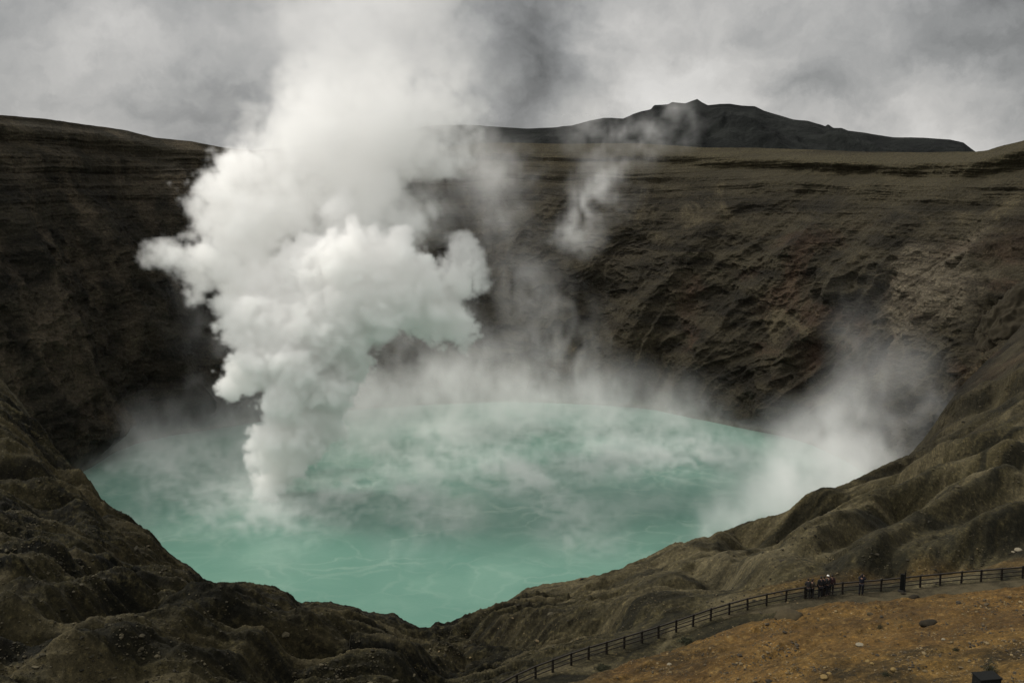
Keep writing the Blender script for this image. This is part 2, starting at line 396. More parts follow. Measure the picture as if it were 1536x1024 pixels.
for pts, wd, hgt in SPURS:
    q_ = np.array([wall_uz(*p) for p in pts]); best = np.full(x.shape, 1e9)
    for a_, b_ in zip(q_[:-1], q_[1:]):
        d_ = b_ - a_; t_ = np.clip(((uw - a_[0]) * d_[0] + (zw - a_[1]) * d_[1]) / (d_ @ d_), 0, 1)
        best = np.minimum(best, np.hypot(uw - a_[0] - t_ * d_[0], zw - a_[1] - t_ * d_[1]))
    spur = np.maximum(spur, hgt * np.exp(-np.abs(best / wd) ** 1.35))
inw = inw * 0.85 + (spur - 2.5) * (1 - 0.6 * topness)
inw = inw * rimk + ledge * (0.6 + 0.8 * side)
inw = inw * up
dxn = cx0 - x; dyn = cy0 - y; L = np.hypot(dxn, dyn)
X[wl] = x + dxn / L * inw; Y[wl] = y + dyn / L * inw
Z[wl] = z + up * rimk * (0.8 * w2 + 0.5 * rock)
STR = np.zeros(X.shape); STR[wl] = strat
REL = np.full(X.shape, 60.0); REL[wl] = rel
P = np.stack([X, Y, Z], -1)

A_wall = np.maximum(sstep(10.6, 11.0, SEGc), sstep(4.4, 6.2, SEGc) * sstep(18.5, 26, azdeg)) * (1 - sstep(14.0, 14.5, SEGc))
A_far = sstep(14.2, 14.8, SEGc)
ochn = fbm(X[fg] / 6, Y[fg] / 6, 0 * X[fg] + 4.4, 4)
A_och = np.zeros(X.shape)
A_och[fg] = sstep(3.2, 6.0, FSD[fg] + 3.0 * ochn) * sstep(1.0, 6.5, azdeg[fg] + 4 * ochn) + 0.5 * sstep(11.5, 16.5, azdeg[fg] + 2 * ochn) * sstep(-8.5, -5.5, FSD[fg] + 2.5 * ochn) * (1 - sstep(-3.2, -1.2, FSD[fg] + ochn))
CA_ = np.arctan2(X - cx0, Y - cy0)
A_side = sstep(-0.75, 0.55, CA_)
PALE = np.zeros(X.shape); pc = at(978, 846, 141)
PALE[fg] = np.exp(-(((X[fg] - pc[0]) / 5.5) ** 2 + ((Y[fg] - pc[1]) / 6.0) ** 2)) * sstep(-0.35, 0.3, fbm(X[fg] / 1.7, Y[fg] / 1.7, 0 * X[fg], 4))
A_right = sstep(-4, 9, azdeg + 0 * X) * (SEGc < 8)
CLIFF = np.zeros(X.shape)
cu, cz = wall_uz(1405, 435)
cn = fbm(x / 16, y / 16, z / 16, 4)
CLIFF[wl] = sstep(1.15, 0.6, np.hypot((u - cu + 0.35 * (z - cz)) / 34, (z - cz) / 19) + 0.55 * cn)
TAN = np.zeros(X.shape)
for tx, ty, tr, ra, rb in ((900, 893, 124, 16, 10), (840, 902, 118, 9, 7), (1085, 868, 104, 15, 4.5), (1150, 868, 98, 10, 4.0), (1010, 918, 93, 10, 4)):
    tc_ = at(tx, ty, tr); TAN[fg] = np.maximum(TAN[fg], np.exp(-((X[fg] - tc_[0]) / ra) ** 2 - ((Y[fg] - tc_[1]) / rb) ** 2))
TAN[fg] *= sstep(-0.5, 0.4, fbm(X[fg] / 3.0, Y[fg] / 2.0, 0 * X[fg] + 3, 4))
attrs = {'tan': TAN, 'cliff': CLIFF, 'pale': PALE, 'right': A_right, 'wall': A_wall, 'far': A_far, 'ochre': np.clip(A_och, 0, 1), 'side': A_side, 'rib': RIB, 'strata': STR, 'belowrim': REL, 'pathside': np.clip(FSD, -50, 50)}

# ------------------------------------------------------------------ materials of the setting
def ground_material():
    m, nt, b, out = material('volcanic_ground')
    geo = nt.new('ShaderNodeNewGeometry'); pos = geo.outputs['Position']
    wall = nt.attr('wall'); och = nt.attr('ochre'); side = nt.attr('side'); rib = nt.attr('rib'); strat = nt.attr('strata'); rel = nt.attr('belowrim'); far = nt.attr('far'); fsd = nt.attr('pathside')
    n_big = nt.noise(pos, 0.035, 5, 0.6); n_mid = nt.noise(pos, 0.22, 5, 0.62); n_fine = nt.noise(pos, 1.7, 5, 0.7); n_tiny = nt.noise(pos, 9.0, 3, 0.7)
    # foreground soil: grey brown with random darker and paler patches and streaks
    c_dark, c_mid, c_pale = (0.0042, 0.0048, 0.0027), (0.026, 0.0235, 0.0115), (0.102, 0.088, 0.043)
    f = nt.mix(nt.ramp(n_mid, 0.40, 0.60), c_dark, c_mid)
    f = nt.mix(nt.math('MULTIPLY', nt.ramp(n_fine, 0.46, 0.72), 0.75), f, c_pale)
    f = nt.mix(nt.math('MULTIPLY', nt.ramp(n_big, 0.45, 0.65), 0.45), f, (0.064, 0.053, 0.026))
    stone = nt.new('ShaderNodeTexVoronoi'); nt.put(stone.inputs['Vector'], pos); stone.inputs['Scale'].default_value = 2.3
    grit = nt.math('MULTIPLY', nt.ramp(nt.math('SUBTRACT', 1.0, stone.outputs['Distance']), 0.78, 0.9), nt.ramp(n_mid, 0.5, 0.64))
    f = nt.mix(nt.math('MULTIPLY', grit, 0.6), f, (0.17, 0.155, 0.125))
    f = nt.mix(nt.math('MULTIPLY', nt.attr('right'), 0.55), f, nt.mix(n_fine, (0.008, 0.0074, 0.0034), (0.056, 0.045, 0.020)))
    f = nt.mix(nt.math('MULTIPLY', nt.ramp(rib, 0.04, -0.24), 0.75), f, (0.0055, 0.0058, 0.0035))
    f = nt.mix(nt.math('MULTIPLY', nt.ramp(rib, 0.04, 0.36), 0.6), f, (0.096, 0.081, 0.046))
    f = nt.mix(nt.math('MULTIPLY', nt.attr('tan'), 0.75), f, nt.mix(n_fine, (0.060, 0.050, 0.027), (0.150, 0.128, 0.074)))
    f = nt.mix(nt.math('MULTIPLY', nt.attr('pale'), 0.8), f, (0.2, 0.19, 0.16))
    f = nt.mix(nt.math('SUBTRACT', 1.0, nt.attr('right')), f, nt.mix(1.0, f, (0.58, 0.575, 0.54), 'MULTIPLY'))     # soil colour darker towards the left flank
    # ochre slope
    o = nt.mix(nt.ramp(n_mid, 0.35, 0.65), (0.022, 0.0155, 0.006), (0.104, 0.062, 0.017))
    o = nt.mix(nt.math('MULTIPLY', nt.ramp(n_big, 0.42, 0.6), 0.5), o, (0.088, 0.047, 0.014))
    o = nt.mix(nt.math('MULTIPLY', nt.ramp(n_fine, 0.5, 0.72), 0.6), o, (0.165, 0.110, 0.040))
    o = nt.mix(nt.math('MULTIPLY', nt.ramp(n_tiny, 0.52, 0.75), 0.7), o, (0.020, 0.015, 0.008))
    o = nt.mix(nt.math('MULTIPLY', grit, 0.55), o, (0.24, 0.2, 0.13))
    c = nt.mix(nt.math('MULTIPLY', och, nt.ramp(n_fine, 0.22, 0.5)), f, o)
    # crater wall: dark tuff, tan seams along the beds, reddish oxidised patches on the right
    slant = nt.mapping(pos, scale=(0.03, 0.03, 0.17), rot=(0, R(10), 0))
    bed = nt.noise(slant, 1.0, 5, 0.62, 0.4)
    diag = nt.noise(nt.mapping(pos, scale=(0.05, 0.022, 0.05), rot=(0, R(-42), 0)), 1.0, 5, 0.66, 0.6)
    w = nt.mix(nt.ramp(bed, 0.36, 0.64), (0.010, 0.0095, 0.007), (0.032, 0.028, 0.0195))
    wr = nt.mix(nt.ramp(bed, 0.36, 0.62), (0.013, 0.0115, 0.0075), (0.042, 0.036, 0.0225))
    w = nt.mix(side, w, wr)
    band = nt.noise(nt.mapping(pos, scale=(0.03, 0.03, 0.62), rot=(0, R(-7), 0)), 1.0, 4, 0.6, 0.3)
    jv = nt.new('ShaderNodeTexVoronoi', feature='DISTANCE_TO_EDGE'); nt.put(jv.inputs['Vector'], nt.mapping(pos, scale=(0.30, 0.30, 0.16))); jv.inputs['Scale'].default_value = 1.0
    crk = nt.math('SUBTRACT', 1.0, nt.ramp(jv.outputs['Distance'], 0.0, 0.12))
    cl = nt.mix(nt.ramp(band, 0.35, 0.62), (0.060, 0.050, 0.036), (0.140, 0.120, 0.085))
    cl = nt.mix(nt.math('MULTIPLY', crk, 0.35), cl, (0.03, 0.024, 0.018))
    cliff = nt.attr('cliff')
    w = nt.mix(nt.math('MULTIPLY', cliff, 0.8), w, cl)
    patchy = nt.math('MULTIPLY', nt.ramp(nt.noise(nt.mapping(pos, scale=(0.05, 0.05, 0.022)), 1.0, 6, 0.65, 0.5), 0.47, 0.66), nt.math('SUBTRACT', 1.0, side))
    w = nt.mix(nt.math('MULTIPLY', patchy, 0.85), w, (0.078, 0.063, 0.043))
    tan = nt.math('MULTIPLY', nt.ramp(diag, 0.56, 0.72), nt.math('MULTIPLY_ADD', side, 0.7, 0.12))
    w = nt.mix(tan, w, (0.092, 0.077, 0.047))
    red = nt.math('MULTIPLY', nt.ramp(nt.noise(nt.mapping(pos, loc=(40, 0, 0)), 0.030, 6, 0.62, 0.6), 0.50, 0.66), nt.math('MULTIPLY', nt.ramp(side, 0.97, 1.0), nt.ramp(rel, 22.0, 45.0)))
    w = nt.mix(nt.math('MULTIPLY', red, 0.32), w, (0.080, 0.042, 0.027))
    w = nt.mix(nt.math('MULTIPLY', nt.ramp(n_fine, 0.5, 0.75), 0.3), w, (0.085, 0.072, 0.05))
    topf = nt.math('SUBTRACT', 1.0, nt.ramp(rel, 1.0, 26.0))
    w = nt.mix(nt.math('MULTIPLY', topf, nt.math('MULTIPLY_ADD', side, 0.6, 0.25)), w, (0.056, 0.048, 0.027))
    w = nt.mix(nt.math('MULTIPLY', nt.math('MULTIPLY', nt.ramp(strat, 0.0, -0.5), 0.6), nt.math('MULTIPLY_ADD', topf, 0.8, 0.2)), w, (0.016, 0.014, 0.010))
    zc = nt.new('ShaderNodeSeparateXYZ'); nt.put(zc.inputs[0], pos)
    tide = nt.math('SUBTRACT', 1.0, nt.ramp(nt.math('MULTIPLY_ADD', n_mid, -3.0, zc.outputs['Z']), -0.6, 1.4))
    w = nt.mix(nt.math('MULTIPLY', tide, 0.7), w, (0.105, 0.098, 0.066))
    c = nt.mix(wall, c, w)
    speck = nt.noise(pos, nt.math('MULTIPLY_ADD', wall, -1.7, 2.9), 4, 0.8)
    c = nt.mix(nt.math('MULTIPLY', nt.ramp(speck, 0.52, 0.68), 0.7), c, nt.mix(1.0, c, (2.3, 2.2, 2.0), 'MULTIPLY'))
    c = nt.mix(nt.math('MULTIPLY', nt.ramp(speck, 0.48, 0.32), 0.75), c, nt.mix(1.0, c, (0.35, 0.36, 0.36), 'MULTIPLY'))
    c = nt.mix(far, c, (0.042, 0.038, 0.024))
    nt.put(b.inputs['Base Color'], c)
    b.inputs['Roughness'].default_value = 0.95; b.inputs['Specular IOR Level'].default_value = 0.15
    # relief below the mesh resolution
    bp1 = nt.new('ShaderNodeBump'); bp1.inputs['Strength'].default_value = 0.85
    nt.put(bp1.inputs['Distance'], nt.math('MULTIPLY_ADD', wall, 1.6, 0.35))
    vb = nt.new('ShaderNodeTexVoronoi'); nt.put(vb.inputs['Vector'], pos); vb.inputs['Scale'].default_value = 0.9
    h = nt.math('ADD', nt.math('ADD', nt.math('MULTIPLY', n_fine, 0.9), nt.math('MULTIPLY', vb.outputs['Distance'], 0.35)), nt.math('MULTIPLY', n_mid, nt.math('MULTIPLY_ADD', wall, 1.2, 0.6)))
    h = nt.math('ADD', h, nt.math('MULTIPLY', n_tiny, 0.16))
    h = nt.math('ADD', h, nt.math('MULTIPLY', nt.math('ADD', bed, diag), wall))
    nt.put(bp1.inputs['Height'], h); nt.put(b.inputs['Normal'], bp1.outputs[0])
    return m

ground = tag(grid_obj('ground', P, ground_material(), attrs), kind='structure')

def lake_material():
    m, nt, b, out = material('sulphur_lake_water')
    pos = nt.new('ShaderNodeNewGeometry').outputs['Position']
    big = nt.noise(pos, 0.011, 4, 0.55)
    c = nt.mix(nt.ramp(big, 0.34, 0.66), (0.080, 0.182, 0.142), (0.108, 0.220, 0.172))
    # thin froth lines drawn out across the wind
    warp = nt.new('ShaderNodeTexNoise'); nt.put(warp.inputs['Vector'], pos); warp.inputs['Scale'].default_value = 0.045; warp.inputs['Detail'].default_value = 6
    wv = nt.new('ShaderNodeVectorMath', operation='MULTIPLY_ADD'); nt.put(wv.inputs[0], warp.outputs['Color']); wv.inputs[1].default_value = (34, 34, 0); nt.put(wv.inputs[2], pos)
    patch = nt.noise(pos, 0.016, 4, 0.6)
    brk = nt.noise(pos, 0.09, 5, 0.65)
    froth = None
    for sc_, wd, off in ((0.026, 0.020, 0.0), (0.055, 0.030, 5.0)):
        vor = nt.new('ShaderNodeTexVoronoi', feature='DISTANCE_TO_EDGE'); nt.put(vor.inputs['Vector'], nt.mapping(wv.outputs[0], scale=(sc_, sc_ * 1.5, 0.0), loc=(off, off, 0))); vor.inputs['Scale'].default_value = 1.0
        ln_ = nt.math('SUBTRACT', 1.0, nt.ramp(vor.outputs['Distance'], 0.0, wd * 2))
        froth = ln_ if froth is None else nt.math('MAXIMUM', froth, nt.math('MULTIPLY', ln_, 0.9))
    ysep = nt.new('ShaderNodeSeparateXYZ'); nt.put(ysep.inputs[0], pos)
    froth = nt.math('MULTIPLY', nt.math('MULTIPLY', froth, nt.math('MULTIPLY_ADD', nt.ramp(patch, 0.4, 0.6), 0.75, 0.25)), nt.ramp(brk, 0.32, 0.60))
    froth = nt.math('MULTIPLY', froth, nt.math('MULTIPLY_ADD', nt.ramp(ysep.outputs['Y'], 215.0, 290.0), 0.88, 0.12))
    c = nt.mix(nt.math('MULTIPLY', froth, 0.36), c, (0.40, 0.47, 0.40))
    c = nt.mix(nt.math('MULTIPLY', nt.ramp(nt.noise(wv.outputs[0], 0.03, 6, 0.6), 0.45, 0.7), 0.25), c, (0.20, 0.33, 0.26))
    nt.put(b.inputs['Base Color'], c)
    b.inputs['Roughness'].default_value = 0.32; b.inputs['IOR'].default_value = 1.33
    bp = nt.new('ShaderNodeBump'); bp.inputs['Strength'].default_value = 0.12; bp.inputs['Distance'].default_value = 0.25
    nt.put(bp.inputs['Height'], nt.noise(pos, 1.1, 4, 0.6)); nt.put(b.inputs['Normal'], bp.outputs[0])
    return m

bm = bmesh.new()
ang = np.linspace(0, 2 * math.pi, 97)[:-1]
vs = [bm.verts.new((5 + 240 * math.sin(a), 300 + 210 * math.cos(a), 0)) for a in ang]
bm.faces.new(vs[::-1])
lake = tag(mesh_obj('lake_water', bm, lake_material()), kind='structure')

# ------------------------------------------------------------------ mountain behind the rim
MT = curve([(380, 226, 1900), (480, 215, 1950), (560, 204, 2000), (640, 190, 2000), (700, 188, 2000), (735, 190, 1980), (790, 193, 1950), (830, 192, 1930), (858, 189, 1920), (885, 181, 1910), (905, 177, 1900), (935, 178, 1890), (950, 171, 1880), (962, 167, 1870),
            (976, 164, 1860), (981, 158, 1855), (1003, 156, 1850), (1008, 153, 1850), (1028, 155, 1850), (1040, 151, 1850), (1046, 149, 1850), (1052, 153, 1850), (1062, 158, 1850), (1080, 156, 1850), (1095, 156, 1850), (1112, 159, 1850),
            (1132, 160, 1850), (1146, 167, 1850), (1190, 180, 1850), (1212, 182, 1850), (1238, 190, 1850), (1242, 187, 1850), (1250, 192, 1850), (1262, 192, 1850), (1272, 196, 1850), (1300, 200, 1850), (1340, 206, 1850), (1385, 207, 1850), (1425, 210, 1850),
            (1445, 214, 1850), (1458, 224, 1850), (1475, 236, 1850), (1520, 262, 1850)])
aa = np.linspace(MT[0, 0], MT[-1, 0], 620)
crest_r = np.interp(aa, MT[:, 0], MT[:, 1]); crest_z = np.interp(aa, MT[:, 0], MT[:, 2])
ker = np.hanning(7); ker /= ker.sum()
crest_r = np.convolve(np.pad(crest_r, 3, 'edge'), np.ones(7) / 7, 'valid')
rowsM = []
NF, NB = 120, 30
for i in range(NF + NB):
    if i <= NF:
        t = i / NF; r_ = 1050 + (crest_r - 1050) * t; z_ = -60 + (crest_z + 60) * (t ** 1.15)
    else:
        t = (i - NF) / NB; r_ = crest_r + 900 * t; z_ = crest_z - (crest_z + 90) * t
    rowsM.append(np.stack([r_ * np.sin(aa), r_ * np.cos(aa), z_], -1))
PM = np.array(rowsM)
x, y, z = PM[..., 0], PM[..., 1], PM[..., 2]
tt = np.concatenate([np.linspace(0, 1, NF + 1), np.linspace(1, 0, NB)[:-1]])[:, None]
k_ = np.clip((1 - tt) * 6, 0.06, 1)
ribm = fbm(aa[None, :] * 15 + 1.2 * fbm(x / 160, y / 160, z / 160, 3), y / 700, 0 * x, 4, mode='r')
PM[..., 2] += k_ * (24 * ribm + 26 * fbm(x / 120, y / 120, z / 120, 5))
m, nt, b, out = material('distant_slate_rock')
pos = nt.new('ShaderNodeNewGeometry').outputs['Position']
c = nt.mix(nt.ramp(nt.noise(pos, 0.011, 7, 0.62), 0.35, 0.65), (0.0045, 0.0056, 0.0055), (0.0155, 0.0175, 0.0160))
nt.put(b.inputs['Base Color'], c); b.inputs['Roughness'].default_value = 1.0; b.inputs['Specular IOR Level'].default_value = 0.1
bp = nt.new('ShaderNodeBump'); bp.inputs['Distance'].default_value = 22; nt.put(bp.inputs['Height'], nt.noise(pos, 0.03, 8, 0.65)); nt.put(b.inputs['Normal'], bp.outputs[0])
tag(grid_obj('mountain', PM, m), kind='structure')

# ------------------------------------------------------------------ sky, sun, camera
SUN_EL, SUN_AZ = R(48), R(-66)        # azimuth from the view direction (+y): ahead and to the left
world = bpy.data.worlds.new('World'); scene.world = world; world.use_nodes = True
world.node_tree.nodes.clear(); nt = NT(world.node_tree)
wo = nt.new('ShaderNodeOutputWorld')
sky = nt.new('ShaderNodeTexSky'); sky.sky_type = 'NISHITA'; sky.sun_disc = False
sky.sun_elevation = SUN_EL; sky.sun_rotation = SUN_AZ
bg1 = nt.new('ShaderNodeBackground'); nt.l.new(sky.outputs[0], bg1.inputs[0]); bg1.inputs[1].default_value = 0.06
tc = nt.new('ShaderNodeTexCoord').outputs['Generated']
sep = nt.new('ShaderNodeSeparateXYZ'); nt.l.new(tc, sep.inputs[0])
def dirn(px, py):
    d = ray(px, py); d = d / np.linalg.norm(d); return tuple(float(v) for v in d)
def blob(px, py, rad_deg, soft=1.0, sx=1.0):
    """a bank of cloud centred on a direction of the sky"""
    d = nt.new('ShaderNodeVectorMath', operation='SUBTRACT'); nt.l.new(warped, d.inputs[0]); d.inputs[1].default_value = dirn(px, py)
    mp = nt.new('ShaderNodeVectorMath', operation='MULTIPLY'); nt.l.new(d.outputs[0], mp.inputs[0]); mp.inputs[1].default_value = (1 / sx, 1, 1)
    ln = nt.new('ShaderNodeVectorMath', operation='LENGTH'); nt.l.new(mp.outputs[0], ln.inputs[0])
    return nt.math('SUBTRACT', 1.0, nt.ramp(ln.outputs['Value'], R(rad_deg) * (1 - soft), R(rad_deg)))
wn = nt.new('ShaderNodeTexNoise'); nt.l.new(tc, wn.inputs['Vector']); wn.inputs['Scale'].default_value = 7; wn.inputs['Detail'].default_value = 8; wn.inputs['Roughness'].default_value = 0.6
wsub = nt.new('ShaderNodeVectorMath', operation='SUBTRACT'); nt.l.new(wn.outputs['Color'], wsub.inputs[0]); wsub.inputs[1].default_value = (0.5, 0.5, 0.5)
wad = nt.new('ShaderNodeVectorMath', operation='MULTIPLY_ADD'); nt.l.new(wsub.outputs[0], wad.inputs[0]); wad.inputs[1].default_value = (0.16, 0.16, 0.16); nt.l.new(tc, wad.inputs[2])
warped = wad.outputs[0]
n1 = nt.noise(nt.mapping(warped, scale=(1, 1, 1.9)), 4.2, 7, 0.52)
n2 = nt.noise(nt.mapping(warped, scale=(1, 1, 1.5), loc=(3, 1, 2)), 9.0, 6, 0.5)
val = nt.math('ADD', nt.math('MULTIPLY', nt.math('SUBTRACT', n1, 0.5), 1.0), nt.math('MULTIPLY', nt.math('SUBTRACT', n2, 0.5), 0.36))
val = nt.math('ADD', val, 0.42)
def add_blob(v, amt, *a, **k):
    return nt.math('MULTIPLY_ADD', blob(*a, **k), amt, v)
val = add_blob(val, -0.25, 1540, -20, 13.5)            # dark corner of the deck
val = add_blob(val, -0.18, 820, 110, 5.5, soft=0.9)    # shaded underside beside the steam
val = add_blob(val, 0.20, 1010, 105, 6.0, soft=0.55, sx=1.4)   # lit bank behind the mountain
val = add_blob(val, 0.20, 1440, 165, 4.5, soft=0.7, sx=2.0)
val = add_blob(val, -0.06, 40, 90, 6.0, sx=2.0)
val = add_blob(val, -0.06, 250, 150, 4.5, sx=1.6)
val = add_blob(val, 0.10, 180, 40, 5.0, sx=1.8)
val = add_blob(val, 0.10, 560, 20, 8.0)
zen = nt.ramp(sep.outputs['Z'], 0.15, 0.75)
val = nt.math('MULTIPLY_ADD', zen, 0.20, val)          # the overhead deck is brighter than the horizon
fill_dir = nt.new('ShaderNodeVectorMath', operation='DOT_PRODUCT'); nt.l.new(tc, fill_dir.inputs[0])
fill_dir.inputs[1].default_value = (-0.34, -0.68, 0.65)
val = nt.math('MULTIPLY_ADD', nt.ramp(fill_dir.outputs['Value'], 0.25, 1.0), 0.8, val)   # added unseen glow behind the viewer, soft fill on the steam's front
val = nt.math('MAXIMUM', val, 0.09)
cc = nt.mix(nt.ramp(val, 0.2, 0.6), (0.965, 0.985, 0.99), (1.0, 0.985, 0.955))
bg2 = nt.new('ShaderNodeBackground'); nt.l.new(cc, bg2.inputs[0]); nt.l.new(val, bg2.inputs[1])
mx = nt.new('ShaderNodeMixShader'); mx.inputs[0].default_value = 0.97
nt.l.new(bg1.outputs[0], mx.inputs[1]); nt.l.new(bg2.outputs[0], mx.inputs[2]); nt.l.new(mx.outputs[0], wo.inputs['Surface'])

sun = bpy.data.lights.new('sun', 'SUN'); sun.energy = 3.1; sun.angle = R(14); sun.color = (1.0, 0.95, 0.87)
so = link(bpy.data.objects.new('sun', sun))
sd = Vector((math.sin(SUN_AZ) * math.cos(SUN_EL), math.cos(SUN_AZ) * math.cos(SUN_EL), math.sin(SUN_EL)))
so.rotation_euler = sd.to_track_quat('Z', 'Y').to_euler(); so.location = (-200, -60, 400)

cam = bpy.data.cameras.new('camera'); cam.sensor_width = 36.0; cam.lens = 36.0 * FPX / 1536.0
cam.clip_start = 0.5; cam.clip_end = 20000
co = link(bpy.data.objects.new('camera', cam)); co.location = (0, 0, CAM_H); co.rotation_euler = (math.pi / 2 - PITCH, 0, 0)
scene.camera = co
scene.view_settings.view_transform = 'Standard'; scene.view_settings.look = 'None'
scene.view_settings.exposure = 0.0; scene.view_settings.gamma = 1.0

# ------------------------------------------------------------------ things that stand on the ground
bpy.context.view_layer.update()
def drop(x, y):
    """height of the ground under (x, y)"""
    ok, loc, nrm, _ = ground.ray_cast(Vector((x, y, 400)), Vector((0, 0, -1)))
    return loc.z if ok else 0.0
def seen(px, py):
    """the spot of ground behind a photo pixel"""
    d = Vector(ray(px, py)).normalized()
    ok, loc, nrm, _ = ground.ray_cast(Vector((0, 0, CAM_H)) + d * 12, d)
    return loc.copy(), nrm.copy()

# ---- the walking path along the fence
FSEG = np.hypot(*(FW[1:] - FW[:-1]).T); FCUM = np.concatenate([[0], np.cumsum(FSEG)])
def along(sv, off=0.0):
    x = np.interp(sv, FCUM, FW[:, 0]); y = np.interp(sv, FCUM, FW[:, 1])
    e = 0.6
    dx = np.interp(sv + e, FCUM, FW[:, 0]) - np.interp(sv - e, FCUM, FW[:, 0]); dy = np.interp(sv + e, FCUM, FW[:, 1]) - np.interp(sv - e, FCUM, FW[:, 1])
    L = math.hypot(dx, dy); return x + dy / L * off, y - dx / L * off, math.atan2(dy, dx)
s0 = FCUM[7]
rowsP = []
for sv in np.arange(s0, FCUM[-1] - 0.5, 0.22):
    grow = min(1.0, (sv - s0) / 9.0)
    o0 = 0.05 + 0.35 * float(perlin(sv / 1.3, 0.3, 0.0)); o1 = 0.5 + 1.7 * grow + 0.5 * float(perlin(sv / 1.9, 5.3, 0.0)) + 0.22 * float(perlin(sv / 0.5, 8.3, 0.0))
    row = []
    for k in range(15):
        off = o0 + (o1 - o0) * k / 14
        x, y, _ = along(sv, off)
        row.append((x, y, drop(x, y) + (0.035 if 0 < k < 14 else -0.03)))
    rowsP.append(row)
mp, nt, b, out = material('trodden_grit')
pos = nt.new('ShaderNodeNewGeometry').outputs['Position']
a_, b_ = nt.noise(pos, 0.7, 5, 0.6), nt.noise(pos, 6.0, 5, 0.7)
c = nt.mix(nt.ramp(a_, 0.35, 0.65), (0.024, 0.020, 0.011), (0.055, 0.045, 0.025))
c = nt.mix(nt.math('MULTIPLY', nt.ramp(b_, 0.5, 0.7), 0.5), c, (0.085, 0.072, 0.045))
nt.put(b.inputs['Base Color'], c); b.inputs['Roughness'].default_value = 0.95; b.inputs['Specular IOR Level'].default_value = 0.15
bp = nt.new('ShaderNodeBump'); bp.inputs['Distance'].default_value = 0.06; nt.put(bp.inputs['Height'], b_); nt.put(b.inputs['Normal'], bp.outputs[0])
tag(grid_obj('path', np.array(rowsP), mp), kind='structure')

# ---- post and rail fence
wood = simple_mat('dark_weathered_wood', (0.012, 0.010, 0.008), 0.62, 0.5, 14, bump=0.01)
railm = simple_mat('dark_worn_rail', (0.016, 0.013, 0.010), 0.42, 0.5, 9, bump=0.004)
fx, fy, _ = along(0.0)
fence = tag(empty('fence', (fx, fy, drop(fx, fy))), 'long dark wooden post and rail fence along the crater path', 'fence')
FB = Vector(fence.location)
PH = 1.08
bm = bmesh.new()
h = 0.068
for (z0, z1, k0, k1) in ((-0.5, PH, 1.05, 0.95), (PH, PH + 0.035, 0.95, 0.5)):
    lo_ = [bm.verts.new((sx * h * k0, sy * h * k0, z0)) for sx, sy in ((-1, -1), (1, -1), (1, 1), (-1, 1))]
    hi_ = [bm.verts.new((sx * h * k1, sy * h * k1, z1)) for sx, sy in ((-1, -1), (1, -1), (1, 1), (-1, 1))]
    for a in range(4): bm.faces.new((lo_[a], lo_[(a + 1) % 4], hi_[(a + 1) % 4], hi_[a]))
    if z1 > PH: bm.faces.new(hi_)
bmesh.ops.remove_doubles(bm, verts=bm.verts, dist=0.0005)
bmesh.ops.recalc_face_normals(bm, faces=bm.faces)
post0 = mesh_obj('post', bm, wood, fence)
tops = []
n_posts = int((FCUM[-1] - 1) / 1.66)
for k in range(n_posts):
    sv = 0.4 + k * 1.66 + random.uniform(-0.06, 0.06)
    x, y, a = along(sv)
    p = post0 if k == 0 else post0.copy()
    if k: link(p, fence)
    lean = random.uniform(-0.03, 0.03); zg = drop(x, y)
    p.location = Vector((x, y, zg)) - FB; p.rotation_euler = (random.uniform(-0.025, 0.025), lean, a + random.uniform(-0.05, 0.05)); p.scale = (1, 1, random.uniform(0.96, 1.05))
    tops.append((x, y, zg, a))
for (hh, w_, t_, off) in ((1.0, 0.050, 0.052, -0.0), (0.66, 0.034, 0.022, 0.085), (0.34, 0.034, 0.022, 0.085)):
    bm = bmesh.new(); prev = None
    for k, (x, y, zg, a) in enumerate(tops):
        nx_, ny_ = math.sin(a), -math.cos(a)
        zc = zg + hh + random.uniform(-0.02, 0.02)
        ring = [bm.verts.new((x + nx_ * (off + u_ * t_) - FB.x, y + ny_ * (off + u_ * t_) - FB.y, zc + v_ * w_ - FB.z)) for u_, v_ in ((-1, -1), (1, -1), (1, 1), (-1, 1))]
        if prev:
            for q_ in range(4): bm.faces.new((prev[q_], prev[(q_ + 1) % 4], ring[(q_ + 1) % 4], ring[q_]))
        else: bm.faces.new(ring[::-1])
        prev = ring
    bm.faces.new(prev); bmesh.ops.recalc_face_normals(bm, faces=bm.faces)
    mesh_obj('rail', bm, railm, fence)

# ---- people
skin = simple_mat('skin', (0.20, 0.115, 0.08), 0.55, 0.1, 20)
eye_dark = simple_mat('eye_dark', (0.02, 0.015, 0.012), 0.3, 0.1, 20)
lip = simple_mat('lip', (0.30, 0.11, 0.09), 0.5, 0.1, 20)
cloth = {k: simple_mat('cloth_' + k, v, 0.9, 0.35, 22, bump=0.01) for k, v in {
    'black': (0.010, 0.010, 0.011), 'navy': (0.008, 0.009, 0.014), 'charcoal': (0.018, 0.017, 0.017), 'brown': (0.026, 0.019, 0.014), 'plum': (0.024, 0.012, 0.013), 'white': (0.62, 0.60, 0.56), 'denim': (0.009, 0.010, 0.013)}.items()}
hairm = simple_mat('dark_hair', (0.010, 0.008, 0.007), 0.6, 0.3, 40)

